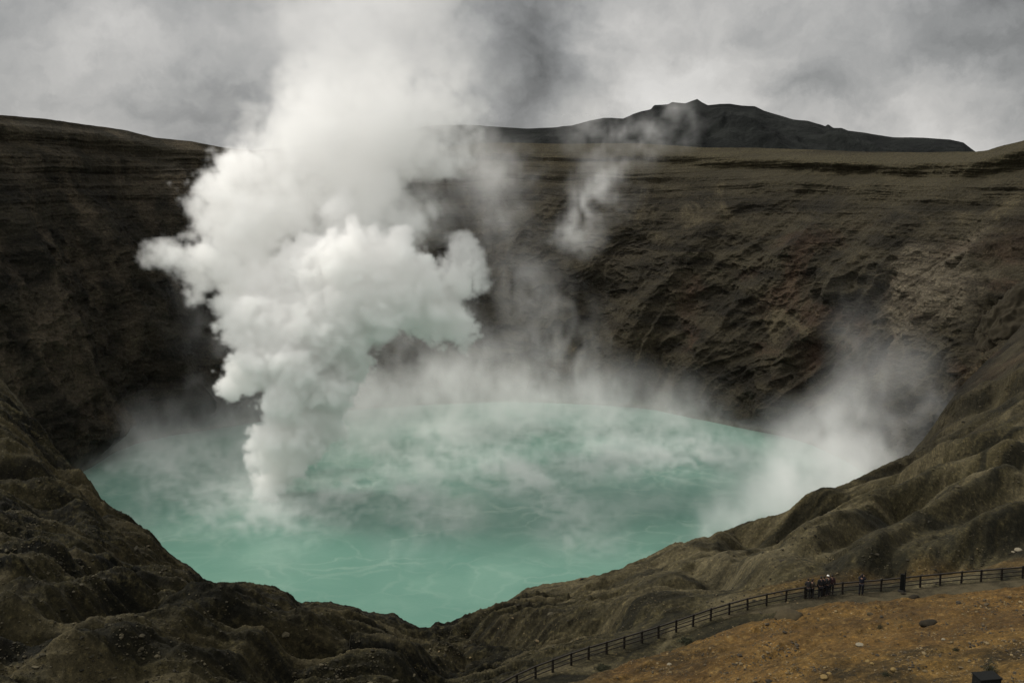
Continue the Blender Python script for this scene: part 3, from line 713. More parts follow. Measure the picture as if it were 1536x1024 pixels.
def skinned(name, verts, edges, radii, voxel=0.0, sub=1, extra=None):
    """skin modifier on a stick figure, evaluated to one mesh"""
    me = bpy.data.meshes.new(name); me.from_pydata(verts, edges, [])
    o = bpy.data.objects.new(name, me); COL.objects.link(o)
    sk = o.modifiers.new('skin', 'SKIN'); sk.use_smooth_shade = True
    for i, v in enumerate(me.skin_vertices[0].data):
        r_ = radii[i]; v.radius = r_ if isinstance(r_, tuple) else (r_, r_); v.use_root = (i == 0)
    ss = o.modifiers.new('sub', 'SUBSURF'); ss.levels = sub; ss.render_levels = sub
    dg = bpy.context.evaluated_depsgraph_get()
    me2 = bpy.data.meshes.new_from_object(o.evaluated_get(dg)); me2.name = name
    bpy.data.objects.remove(o)
    if extra:
        bm = bmesh.new(); bm.from_mesh(me2)
        t = bpy.data.meshes.new('tmp'); extra.to_mesh(t); extra.free(); bm.from_mesh(t); bm.to_mesh(me2); bm.free(); bpy.data.meshes.remove(t)
    if voxel:
        o = bpy.data.objects.new(name, me2); COL.objects.link(o)
        rm = o.modifiers.new('r', 'REMESH'); rm.mode = 'VOXEL'; rm.voxel_size = voxel; rm.use_smooth_shade = True
        dg = bpy.context.evaluated_depsgraph_get()
        me3 = bpy.data.meshes.new_from_object(o.evaluated_get(dg)); me3.name = name
        bpy.data.objects.remove(o); me2 = me3
    return me2

def head_shape(c, turn):
    """skull with jaw, nose, brow, sockets, ears; faces -y before TURN about z is applied"""
    bm = bmesh.new(); bmesh.ops.create_uvsphere(bm, u_segments=28, v_segments=20, radius=1.0)
    for v in bm.verts:
        x, y, z = v.co
        fr = max(0.0, -y)
        jaw = 1 - 0.28 * max(0, -z) ** 1.3
        X_ = x * 0.075 * jaw; Y_ = y * 0.094 * (1 - 0.10 * max(0, -z)); Z_ = z * 0.112
        nose = math.exp(-((x / 0.16) ** 2 + ((z + 0.12) / 0.20) ** 2)) * fr
        sock = (math.exp(-(((x - 0.40) / 0.2) ** 2 + ((z - 0.05) / 0.14) ** 2)) + math.exp(-(((x + 0.40) / 0.2) ** 2 + ((z - 0.05) / 0.14) ** 2))) * fr
        mouth = math.exp(-((x / 0.3) ** 2 + ((z + 0.46) / 0.06) ** 2)) * fr
        chin = math.exp(-((x / 0.3) ** 2 + ((z + 0.78) / 0.16) ** 2)) * fr
        Y_ -= 0.024 * nose - 0.009 * sock - 0.004 * mouth + 0.010 * chin
        ear = math.exp(-((y / 0.16) ** 2 + ((z + 0.02) / 0.22) ** 2)) * max(0, abs(x) - 0.8)
        X_ += math.copysign(0.09 * ear, x)
        v.co = (X_, Y_, Z_)
    bmesh.ops.transform(bm, matrix=Matrix.Translation(c) @ Matrix.Rotation(turn, 4, 'Z'), verts=bm.verts)
    return bm

def make_person(label, px, py, face_deg, height, top, legs, hair='short', arms='down', cap=None, turn=0.0, lean=0.0, bag=None, coat=0.0, stride=0.0):
    loc, _n = seen(px, py)
    loc.z = drop(loc.x, loc.y)
    S = height * 1.06 / 1.75
    root = tag(empty('person', loc, R(face_deg)), label, 'person', 'visitors standing along the path')
    root.scale = (S, S, S)
    # joints, facing -y; right is +x here
    ln = lambda z: -lean * max(0, z - 0.95)
    J = {'pel': (0, 0, 0.96), 'sp': (0, ln(1.15), 1.14), 'ch': (0, ln(1.35), 1.34), 'nk': (0, ln(1.48), 1.49), 'hd': (0, ln(1.58) - 0.01, 1.585)}
    for s_, n_ in ((1, 'R'), (-1, 'L')):
        J['hip' + n_] = (0.095 * s_, 0, 0.90); J['kn' + n_] = (0.105 * s_, -0.02 + stride * s_ * 0.10, 0.49); J['an' + n_] = (0.11 * s_, 0.02 + stride * s_ * 0.18, 0.085); J['to' + n_] = (0.125 * s_, -0.13 + stride * s_ * 0.18, 0.035)
        sh = (0.185 * s_, ln(1.42), 1.43); J['sh' + n_] = sh
        if arms == 'down': e, w = (0.235 * s_, ln(1.2) + 0.03, 1.15), (0.245 * s_, ln(1.0) - 0.05, 0.91)
        elif arms == 'face': e, w = (0.27 * s_, ln(1.3) - 0.16, 1.30), (0.085 * s_, ln(1.5) - 0.24, 1.52)
        elif arms == 'rail': e, w = (0.25 * s_, ln(1.2) - 0.05, 1.17), (0.15 * s_, ln(1.2) - 0.30, 1.06)
        else: e, w = ((0.25 * s_, ln(1.2) + 0.02, 1.16), (0.22 * s_, -0.16, 1.0)) if s_ > 0 else ((0.25 * s_, ln(1.2), 1.15), (0.06 * s_, ln(1.2) - 0.22, 1.18))
        J['el' + n_] = e; J['wr' + n_] = w
    rad = {'pel': (0.150, 0.105), 'sp': (0.130, 0.095), 'ch': (0.160, 0.105), 'nk': 0.055, 'hd': 0.05}
    for n_ in 'RL':
        rad.update({'hip' + n_: 0.088, 'kn' + n_: 0.058, 'an' + n_: 0.042, 'to' + n_: 0.034, 'sh' + n_: 0.058, 'el' + n_: 0.043, 'wr' + n_: 0.028})
    E = [('pel', 'sp'), ('sp', 'ch'), ('ch', 'nk'), ('nk', 'hd')]
    for n_ in 'RL': E += [('pel', 'hip' + n_), ('hip' + n_, 'kn' + n_), ('kn' + n_, 'an' + n_), ('an' + n_, 'to' + n_), ('ch', 'sh' + n_), ('sh' + n_, 'el' + n_), ('el' + n_, 'wr' + n_)]
    # hands: palm, four curled fingers of different length and a thumb from the side of the palm
    for n_, s_ in (('R', 1), ('L', -1)):
        w = Vector(J['wr' + n_]); d = (w - Vector(J['el' + n_])).normalized()
        side = d.cross(Vector((0, 1, 0.2))).normalized(); fwd = side.cross(d).normalized()
        pal = w + d * 0.05; J['pa' + n_] = tuple(pal); rad['pa' + n_] = (0.030, 0.016); E.append(('wr' + n_, 'pa' + n_))
        for f_ in range(4):
            k0 = pal + d * 0.035 + side * (0.022 * (f_ - 1.5)); L_ = (0.066, 0.076, 0.070, 0.054)[f_]
            k1 = k0 + d * L_ * 0.55 - fwd * L_ * 0.12; k2 = k1 + d * L_ * 0.4 - fwd * L_ * 0.30
            for nm, pt, rr_ in (('a', k0, 0.0095), ('b', k1, 0.0088), ('c', k2, 0.0078)): J[f'f{f_}{nm}{n_}'] = tuple(pt); rad[f'f{f_}{nm}{n_}'] = rr_
            E += [('pa' + n_, f'f{f_}a{n_}'), (f'f{f_}a{n_}', f'f{f_}b{n_}'), (f'f{f_}b{n_}', f'f{f_}c{n_}')]
        t0 = w + d * 0.03 + side * (-0.035 * s_); t1 = t0 + d * 0.035 + side * (-0.02 * s_)
        J['t0' + n_] = tuple(t0); J['t1' + n_] = tuple(t1); rad['t0' + n_] = 0.012; rad['t1' + n_] = 0.0095; E += [('wr' + n_, 't0' + n_), ('t0' + n_, 't1' + n_)]
    def sub(names, extra=0.0, over=None):
        names = list(names); ix = {n_: i for i, n_ in enumerate(names)}
        rv = []
        for n_ in names:
            r_ = (over or {}).get(n_, rad[n_])
            rv.append(tuple(v_ + extra for v_ in r_) if isinstance(r_, tuple) else r_ + extra)
        return [J[n_] for n_ in names], [(ix[a], ix[b]) for a, b in E if a in ix and b in ix], rv
    hc = Vector(J['hd']) + Vector((0, -0.012, 0.055))
    body = skinned('body', *sub(J), voxel=0.0085, sub=1, extra=head_shape(hc, turn))
    body.materials.clear()
    for m_ in (skin, eye_dark, lip): body.materials.append(m_)
    rt = Matrix.Rotation(turn, 3, 'Z')
    eyes = [hc + rt @ Vector((s_ * 0.030, -0.083, 0.006)) for s_ in (1, -1)]; mo = hc + rt @ Vector((0, -0.088, -0.052))
    for p in body.polygons:
        c_ = p.center
        if c_.z > 1.45 and min((c_ - e_).length for e_ in eyes) < 0.011: p.material_index = 1
        elif c_.z > 1.45 and abs(c_.z - mo.z) < 0.007 and (c_ - mo).length < 0.024: p.material_index = 2
    bo = link(bpy.data.objects.new('body', body), root)
    # jacket
    jn = ['pel', 'sp', 'ch', 'nk'] + [k_ + n_ for n_ in 'RL' for k_ in ('sh', 'el', 'wr')]
    over = {'nk': 0.050, 'pel': (0.165, 0.125), 'sp': (0.150, 0.115)}
    jm = skinned('jacket', *sub(jn, 0.020, over), sub=2); jm.materials.clear(); jm.materials.append(cloth[top])
    link(bpy.data.objects.new('jacket', jm), root)
    tn = ['pel'] + [k_ + n_ for n_ in 'RL' for k_ in ('hip', 'kn', 'an')]
    tm = skinned('trousers', *sub(tn, 0.018 + coat * 0.02, {'pel': (0.140, 0.11)}), sub=2); tm.materials.clear(); tm.materials.append(cloth[legs])
    link(bpy.data.objects.new('trousers', tm), root)
    for n_ in 'RL':
        a, t_ = Vector(J['an' + n_]), Vector(J['to' + n_])
        v_ = [tuple(a + Vector((0, 0.02, -0.03))), tuple((a + t_) / 2 + Vector((0, 0, -0.01))), tuple(t_ + Vector((0, -0.02, 0.005)))]
        sm_ = skinned('shoe', v_, [(0, 1), (1, 2)], [0.050, 0.048, 0.042], sub=2); sm_.materials.clear(); sm_.materials.append(cloth['black'])
        link(bpy.data.objects.new('shoe', sm_), root)
    # hair as a cap over the skull, open at the face
    bm = bmesh.new(); bmesh.ops.create_uvsphere(bm, u_segments=24, v_segments=16, radius=1.0)
    kill = [v for v in bm.verts if (v.co.z < -0.15 and v.co.y < 0.1) or (v.co.y < -0.5 and v.co.z < 0.45) or v.co.z < (-0.55 if hair == 'short' else -2)]
    bmesh.ops.delete(bm, geom=kill, context='VERTS')
    for v in bm.verts:
        k = max(0, -v.co.z) * (1.6 if hair == 'long' else 0.2)
        v.co = Vector((v.co.x * (0.086 + 0.012 * math.sin(v.co.z * 9)), v.co.y * 0.106 + 0.004, v.co.z * 0.122 + 0.004 - k * 0.10))
    bmesh.ops.transform(bm, matrix=Matrix.Translation(hc) @ Matrix.Rotation(turn, 4, 'Z'), verts=bm.verts)
    bmesh.ops.solidify(bm, geom=bm.faces[:], thickness=0.008)
    mesh_obj('hair', bm, hairm, root, True)
    if cap:
        bm = bmesh.new(); bmesh.ops.create_uvsphere(bm, u_segments=24, v_segments=12, radius=1.0)
        bmesh.ops.delete(bm, geom=[v for v in bm.verts if v.co.z < 0.05], context='VERTS')
        for v in bm.verts:
            brim = 1.0 + (0.5 * max(0, 0.3 - v.co.z))
            v.co = Vector((v.co.x * 0.097 * brim, v.co.y * 0.116 * brim - (0.05 if v.co.y < -0.3 and v.co.z < 0.25 else 0), v.co.z * 0.125 + 0.03))
        bmesh.ops.transform(bm, matrix=Matrix.Translation(hc) @ Matrix.Rotation(turn, 4, 'Z'), verts=bm.verts)
        bmesh.ops.solidify(bm, geom=bm.faces[:], thickness=0.006)
        mesh_obj('cap', bm, cloth[cap], root, True)
    if bag:
        bm = bmesh.new(); bmesh.ops.create_cube(bm, size=1.0)
        bmesh.ops.scale(bm, vec=(0.12, 0.26, 0.36), verts=bm.verts); bmesh.ops.bevel(bm, geom=bm.edges[:], offset=0.035, segments=3, affect='EDGES')
        bmesh.ops.translate(bm, vec=(bag * 0.27, 0.03, 1.08), verts=bm.verts)
        wb = Matrix.Identity(4)
        bo_ = mesh_obj('shoulder_bag', bm, cloth['white'], None, True)
        bo_.matrix_world = Matrix.Translation(loc) @ Matrix.Rotation(R(face_deg), 4, 'Z') @ Matrix.Scale(S, 4)
        tag(bo_, 'white shoulder bag hanging at the side of a standing visitor', 'bag')
    if arms == 'face':
        bm = bmesh.new(); bmesh.ops.create_cube(bm, size=1.0); bmesh.ops.scale(bm, vec=(0.13, 0.05, 0.08), verts=bm.verts); bmesh.ops.bevel(bm, geom=bm.edges[:], offset=0.012, segments=2, affect='EDGES')
        bmesh.ops.translate(bm, vec=(0, -0.27, 1.60), verts=bm.verts)
        ring_ = bmesh.ops.create_cone(bm, cap_ends=True, segments=16, radius1=0.03, radius2=0.027, depth=0.06, matrix=Matrix.Translation((0, -0.32, 1.60)) @ Matrix.Rotation(R(90), 4, 'X'))
        cm = mesh_obj('camera_body', bm, cloth['charcoal'], None)
        cm.name = 'hand_camera'; cm.matrix_world = Matrix.Translation(loc) @ Matrix.Rotation(R(face_deg), 4, 'Z') @ Matrix.Scale(S, 4)
        tag(cm, 'small dark camera held up in both hands by the visitor standing alone', 'camera')
    return root

# faces -y at 0 degrees; 180 looks away from the camera into the crater
make_person('visitor in charcoal jacket leaning on the rail, leftmost of the group', 1211.5, 897.0, 172, 1.62, 'charcoal', 'black', arms='rail', lean=0.25)
make_person('shorter visitor in brown jacket turned sideways, second from left of the group', 1217.5, 896.5, 118, 1.62, 'brown', 'black', arms='bent', turn=-0.5, hair='long')
make_person('broad visitor in black coat with legs apart, third from left of the group', 1230.0, 896.5, 178, 1.84, 'black', 'black', arms='down', stride=0.3, coat=0.6)
make_person('visitor in navy jacket half hidden behind the broad visitor in the black coat', 1234.6, 893.8, 190, 1.70, 'navy', 'navy', arms='rail')
make_person('slim visitor in a white cap beside the visitor with the white bag', 1240.6, 893.6, 215, 1.76, 'charcoal', 'black', arms='bent', cap='white', turn=0.4)
make_person('visitor in plum jacket with a white bag, rightmost of the group', 1246.6, 891.8, 165, 1.72, 'plum', 'black', arms='down', bag=1.0, stride=-0.25)
make_person('long-haired visitor in dark navy standing alone with both hands raised to the face', 1291.0, 892.4, 150, 1.80, 'navy', 'denim', arms='face', hair='long', stride=0.2)

# ---- narrow dark panel by the rail
p, _ = seen(1353, 886.5)
pz = drop(p.x, p.y)
dark = simple_mat('black_paint', (0.006, 0.0065, 0.006), 0.85, 0.4, 6, bump=0.004)
dark.node_tree.nodes['Principled BSDF'].inputs['Specular IOR Level'].default_value = 0.15
sg = tag(empty('information_panel', (p.x, p.y, pz), R(-12)), 'narrow black upright panel with a pointed pole, standing against the fence', 'panel')
bm = bmesh.new(); bmesh.ops.create_cube(bm, size=1.0); bmesh.ops.scale(bm, vec=(0.42, 0.16, 1.62), verts=bm.verts); bmesh.ops.bevel(bm, geom=bm.edges[:], offset=0.02, segments=2, affect='EDGES'); bmesh.ops.translate(bm, vec=(0, 0, 0.76), verts=bm.verts)
mesh_obj('panel', bm, dark, sg)
bm = bmesh.new(); bmesh.ops.create_cone(bm, cap_ends=True, segments=14, radius1=0.062, radius2=0.055, depth=2.0, matrix=Matrix.Translation((0.145, -0.13, 0.78)))
bmesh.ops.create_cone(bm, cap_ends=True, segments=14, radius1=0.055, radius2=0.008, depth=0.2, matrix=Matrix.Translation((0.145, -0.13, 1.88)))
mesh_obj('pole', bm, dark, sg)
bm = bmesh.new(); bmesh.ops.create_cube(bm, size=1.0); bmesh.ops.scale(bm, vec=(0.62, 0.4, 0.3), verts=bm.verts); bmesh.ops.bevel(bm, geom=bm.edges[:], offset=0.05, segments=2, affect='EDGES')
mesh_obj('base', bm, simple_mat('dark_footing', (0.03, 0.028, 0.024), 0.9, 0.4, 9, bump=0.02), sg)

# ---- boulders and stones one can count
def rock_bm(size, seed, flat=0.7, sub=3, rough=0.35):
    bm = bmesh.new(); bmesh.ops.create_icosphere(bm, subdivisions=sub, radius=1.0)
    co = np.array([v.co[:] for v in bm.verts]); o_ = seed * 7.31
    n = fbm(co[:, 0] * 0.9 + o_, co[:, 1] * 0.9, co[:, 2] * 0.9, 4) * rough * 1.6 + rough * 0.5 * fbm(co[:, 0] * 2.2 + o_, co[:, 1] * 2.2, co[:, 2] * 2.2, 4, mode='r')
    for v, k in zip(bm.verts, n):
        v.co = v.co * (1 + float(k)); v.co.x *= size[0]; v.co.y *= size[1]; v.co.z *= size[2]
    return bm
rock_dark = simple_mat('dark_scoria', (0.015, 0.012, 0.007), 0.95, 0.6, 5, bump=0.05)
rock_mid = simple_mat('grey_brown_rock', (0.040, 0.031, 0.016), 0.95, 0.5, 4, bump=0.06)
rock_pale = simple_mat('pale_stone', (0.16, 0.14, 0.098), 0.9, 0.3, 5, bump=0.03)
wall_rock = simple_mat('cliff_rock', (0.022, 0.018, 0.0105), 0.95, 0.65, 0.5, bump=0.5)
def rock(label, px, py, wpx, flat, mat, seed, cat='rock', depth=1.0, name='rock', sink=0.35, group=None, sub=3, rough=0.35):
    p, n_ = seen(px, py); d_ = (p - Vector((0, 0, CAM_H))).length
    w_ = wpx * d_ / FPX / 2 / 1.15
    o = mesh_obj(name, rock_bm((w_, w_ * depth, w_ * flat), seed, sub=sub, rough=rough), mat, None, True)
    o.location = p + Vector((0, 0, w_ * flat * (1 - sink) * 0.5)); o.rotation_euler = (0, 0, random.uniform(-0.4, 0.4))
    return tag(o, label, cat, group)
rock('low grey hummock of rock at the path edge, left of the visitors', 1182, 925, 40, 0.38, rock_mid, 1, depth=0.9)
rock('dark boulder on the ochre bank just right of the black panel', 1371, 897, 15, 0.6, rock_dark, 2)
rock('small black stone at the foot of the black panel', 1355, 890.5, 8, 0.6, rock_dark, 3)
rock('long dark low boulder in the middle of the ochre slope', 1393, 936, 26, 0.40, rock_dark, 4, depth=0.8)
rock('pale flat slab lying alone on the ochre slope below the group', 1290, 967, 12, 0.3, rock_pale, 5)
rock('small white stone right of the pale flat slab', 1415, 959, 6, 0.6, rock_pale, 6)
rock('small tan stone just below the path, left of the lone visitor', 1305, 921, 9, 0.5, rock_mid, 7)
rock('pair of pale stones on the ochre edge near the lower fence, larger one', 1004, 996, 7, 0.5, rock_pale, 8)
rock('whitish rock in the hollow above the fence near the right edge, larger one', 1528, 825, 11, 0.45, rock_pale, 9)
rock('whitish rock in the hollow above the fence near the right edge, smaller one', 1520, 828, 6, 0.5, rock_pale, 10)
ro = rock('grey rocky knob bulging from the cliff at the right edge', 1520, 492, 120, 1.15, wall_rock, 11, cat='rock outcrop', name='rock_outcrop', depth=0.8, sub=6, rough=0.32, sink=1.0)
ro.location += Vector((4.0, 4.5, -3.0))
for k, (px, py, w_, lab) in enumerate([(1302, 992, 8, 'yellowish stone in the row along the lower ochre slope, leftmost'), (1308, 995, 6, 'yellowish stone in the row along the lower ochre slope, second from left'), (1340, 1004, 9, 'chunky ochre stone low on the slope above the bottom edge'), (1236, 1016, 11, 'large yellow stone at the bottom edge left of the others'), (1244, 1010, 7, 'small yellow stone touching the large yellow stone at the bottom edge')]):
    rock(lab, px, py, w_, 0.6, simple_mat('ochre_stone', (0.15, 0.105, 0.04), 0.9, 0.4, 6, bump=0.03), 20 + k)

# ---- scattered gravel on the slope (nobody could count it)
gm, nt, b, out = material('loose_gravel')
at_ = nt.new('ShaderNodeAttribute', attribute_name='tone')
c = nt.mix(at_.outputs['Fac'], (0.020, 0.015, 0.008), (0.155, 0.112, 0.05))
nt.put(b.inputs['Base Color'], c); b.inputs['Roughness'].default_value = 0.95
proto = bmesh.new(); bmesh.ops.create_icosphere(proto, subdivisions=1, radius=1.0)
pv_ = np.array([v.co[:] for v in proto.verts]); pf_ = np.array([[v.index for v in f.verts] for f in proto.faces]); proto.free()
GV, GF, GT = [], [], []
rg = np.random.default_rng(5)
cnt = 0
while cnt < 5200:
    px = rg.uniform(620, 1600); py = rg.uniform(800, 1060)
    d = Vector(ray(px, py)).normalized(); ok, loc, nrm, _ = ground.ray_cast(Vector((0, 0, CAM_H)) + d * 12, d)
    if not ok or loc.y > 170 or loc.z < 30: continue
    sd_, _z = fence_sd(np.array([loc.x]), np.array([loc.y])); sd_ = float(sd_[0])
    clus = float(perlin(loc.x / 2.6, loc.y / 2.6, 3.3)) + 0.6 * float(perlin(loc.x / 0.8, loc.y / 0.8, 1.3))
    pr = 0.9 if sd_ > 4 and px > 850 else (0.10 if sd_ < -1 else 0.16)
    if rg.random() > pr * (0.15 + max(0, clus) * 2.4): continue
    sz = 0.028 * math.exp(rg.normal() * 0.55) * (1.2 if clus > 0.3 else 1.0)
    a = rg.uniform(0, 6.28); ca_, sa_ = math.cos(a), math.sin(a)
    v = pv_ * (1 + rg.normal(size=(len(pv_), 1)) * 0.18) * np.array([1.3, 0.95, 0.65]) * sz
    v = np.stack([v[:, 0] * ca_ - v[:, 1] * sa_, v[:, 0] * sa_ + v[:, 1] * ca_, v[:, 2]], -1) + np.array([loc.x, loc.y, loc.z + sz * 0.25])
    GV.append(v); GF.append(pf_ + cnt * len(pv_)); GT.append(np.full(len(pv_), rg.random() ** 2.2)); cnt += 1
me = bpy.data.meshes.new('gravel'); me.from_pydata(np.concatenate(GV).tolist(), [], np.concatenate(GF).tolist())
a = me.attributes.new('tone', 'FLOAT', 'POINT'); a.data.foreach_set('value', np.concatenate(GT).astype(np.float32)); me.materials.append(gm)
tag(link(bpy.data.objects.new('gravel', me)), kind='stuff')

# ---- broken rubble over the bare slopes
rm_, nt, b, out = material('broken_rubble')
at_ = nt.new('ShaderNodeAttribute', attribute_name='tone')
c = nt.mix(at_.outputs['Fac'], (0.012, 0.011, 0.007), (0.070, 0.060, 0.036))
nt.put(b.inputs['Base Color'], c); b.inputs['Roughness'].default_value = 0.95; b.inputs['Specular IOR Level'].default_value = 0.2
GV, GF, GT = [], [], []; cnt = 0
while cnt < 5000:
    if rg.random() < 0.5: px, py = rg.uniform(-40, 700), rg.uniform(580, 1040)
    else: px, py = rg.uniform(640, 1560), rg.uniform(560, 1000)
    d = Vector(ray(px, py)).normalized(); ok, loc, nrm, _ = ground.ray_cast(Vector((0, 0, CAM_H)) + d * 12, d)
    if not ok or loc.z < 35 or loc.y > 300: continue
    sd_ = float(fence_sd(np.array([loc.x]), np.array([loc.y]))[0][0])
    if sd_ > -1.0 and px > 760: continue
    clus = float(perlin(loc.x / 5.0, loc.y / 5.0, 7.3)) + 0.6 * float(perlin(loc.x / 1.6, loc.y / 1.6, 2.3))
    if rg.random() > 0.12 + max(0, clus) * 2.0: continue
    sz = (0.042 if loc.y < 160 else 0.075) * math.exp(rg.normal() * 0.6)
    a = rg.uniform(0, 6.28); ca_, sa_ = math.cos(a), math.sin(a)
    v = pv_ * (1 + rg.normal(size=(len(pv_), 1)) * 0.22) * np.array([1.25, 0.9, 0.6]) * sz
    v = np.stack([v[:, 0] * ca_ - v[:, 1] * sa_, v[:, 0] * sa_ + v[:, 1] * ca_, v[:, 2]], -1) + np.array([loc.x, loc.y, loc.z + sz * 0.15])
    GV.append(v); GF.append(pf_ + cnt * len(pv_)); GT.append(np.full(len(pv_), rg.random() ** 1.5)); cnt += 1
me = bpy.data.meshes.new('rubble'); me.from_pydata(np.concatenate(GV).tolist(), [], np.concatenate(GF).tolist())
a = me.attributes.new('tone', 'FLOAT', 'POINT'); a.data.foreach_set('value', np.concatenate(GT).astype(np.float32)); me.materials.append(rm_)
tag(link(bpy.data.objects.new('rubble', me)), kind='stuff')

# ---- low dark plants
leafm = simple_mat('dark_scrub_leaf', (0.020, 0.022, 0.010), 0.8, 0.5, 10)
stemm = simple_mat('dark_stem', (0.018, 0.014, 0.010), 0.9, 0.3, 10)
def shrub(label, px, py, w_px, h_rel, seed, n=420):
    p, _ = seen(px, py); d_ = (p - Vector((0, 0, CAM_H))).length; w_ = w_px * d_ / FPX / 2; rg = np.random.default_rng(seed)
    root = tag(empty('shrub', p), label, 'shrub', 'low dark shrubs on the ochre slope')
    bs = bmesh.new()
    for k in range(9):
        a = rg.uniform(0, 6.28); tip = Vector((math.cos(a) * w_ * 0.7, math.sin(a) * w_ * 0.7, w_ * h_rel * rg.uniform(0.7, 1.3)))
        M_ = Matrix.Translation(tip / 2) @ tip.to_track_quat('Z', 'Y').to_matrix().to_4x4()
        bmesh.ops.create_cone(bs, cap_ends=True, segments=6, radius1=0.016, radius2=0.005, depth=tip.length, matrix=M_)
    mesh_obj('stem', bs, stemm, root)
    bl = bmesh.new()
    for k in range(n):
        d = rg.normal(size=3); d /= np.linalg.norm(d); rr_ = rg.uniform(0.45, 1.05) * (1 + 0.3 * math.sin(5 * math.atan2(d[1], d[0]) + seed))
        c_ = Vector((d[0] * w_ * rr_, d[1] * w_ * rr_, abs(d[2]) * w_ * h_rel * rr_ * 1.2 + 0.02))
        u = Vector(rg.normal(size=3)).normalized(); v = u.orthogonal().normalized(); L_ = w_ * rg.uniform(0.10, 0.2)
        bl.faces.new([bl.verts.new(c_ - v * L_ * 0.3), bl.verts.new(c_ + u * L_), bl.verts.new(c_ + v * L_ * 0.3), bl.verts.new(c_ - u * L_ * 0.5)])
    mesh_obj('foliage', bl, leafm, root)
    return root
shrub('small dark shrub on the ochre slope left of the long dark boulder', 1320, 942, 9, 1.0, 1)
shrub('dark shrub growing behind the black cabinet at the bottom right corner', 1485, 1012, 18, 1.7, 2, 700)
shrub('tiny dark shrub low on the slope near the bottom edge', 1329, 1013, 12, 0.7, 3)
shrub('dark scrubby tuft below the fence in the middle of the slope', 1030, 962, 22, 0.35, 4)
shrub('dark scrubby tuft at the fence foot near the bottom edge', 905, 1004, 24, 0.35, 5)
shrub('tiny dark shrub near the right edge above the cabinet', 1433, 975, 8, 0.7, 6)

# ---- dark cabinet at the bottom right corner
p, _ = seen(1478, 1040)
cb = tag(empty('cabinet', (p.x, p.y, p.z), R(8)), 'black box cabinet at the bottom right corner of the ochre slope', 'cabinet')
bm = bmesh.new(); bmesh.ops.create_cube(bm, size=1.0); bmesh.ops.scale(bm, vec=(1.06, 0.7, 1.3), verts=bm.verts); bmesh.ops.bevel(bm, geom=bm.edges[:], offset=0.02, segments=2, affect='EDGES'); bmesh.ops.translate(bm, vec=(0, 0, 0.25), verts=bm.verts)
mesh_obj('body', bm, dark, cb)
bm = bmesh.new(); bmesh.ops.create_cube(bm, size=1.0); bmesh.ops.scale(bm, vec=(1.12, 0.78, 0.06), verts=bm.verts); bmesh.ops.bevel(bm, geom=bm.edges[:], offset=0.012, segments=2, affect='EDGES'); bmesh.ops.translate(bm, vec=(0, 0, 0.933), verts=bm.verts)
mesh_obj('lid', bm, dark, cb)
bm = bmesh.new(); bmesh.ops.create_cube(bm, size=1.0); bmesh.ops.scale(bm, vec=(0.9, 0.03, 0.8), verts=bm.verts); bmesh.ops.bevel(bm, geom=bm.edges[:], offset=0.008, segments=1, affect='EDGES'); bmesh.ops.translate(bm, vec=(0, -0.362, 0.4), verts=bm.verts)
dr = mesh_obj('door', bm, dark, cb)
bm = bmesh.new(); bmesh.ops.create_cone(bm, cap_ends=True, segments=10, radius1=0.015, radius2=0.015, depth=0.16, matrix=Matrix.Translation((0.34, -0.40, 0.42)))
mesh_obj('handle', bm, railm, dr)

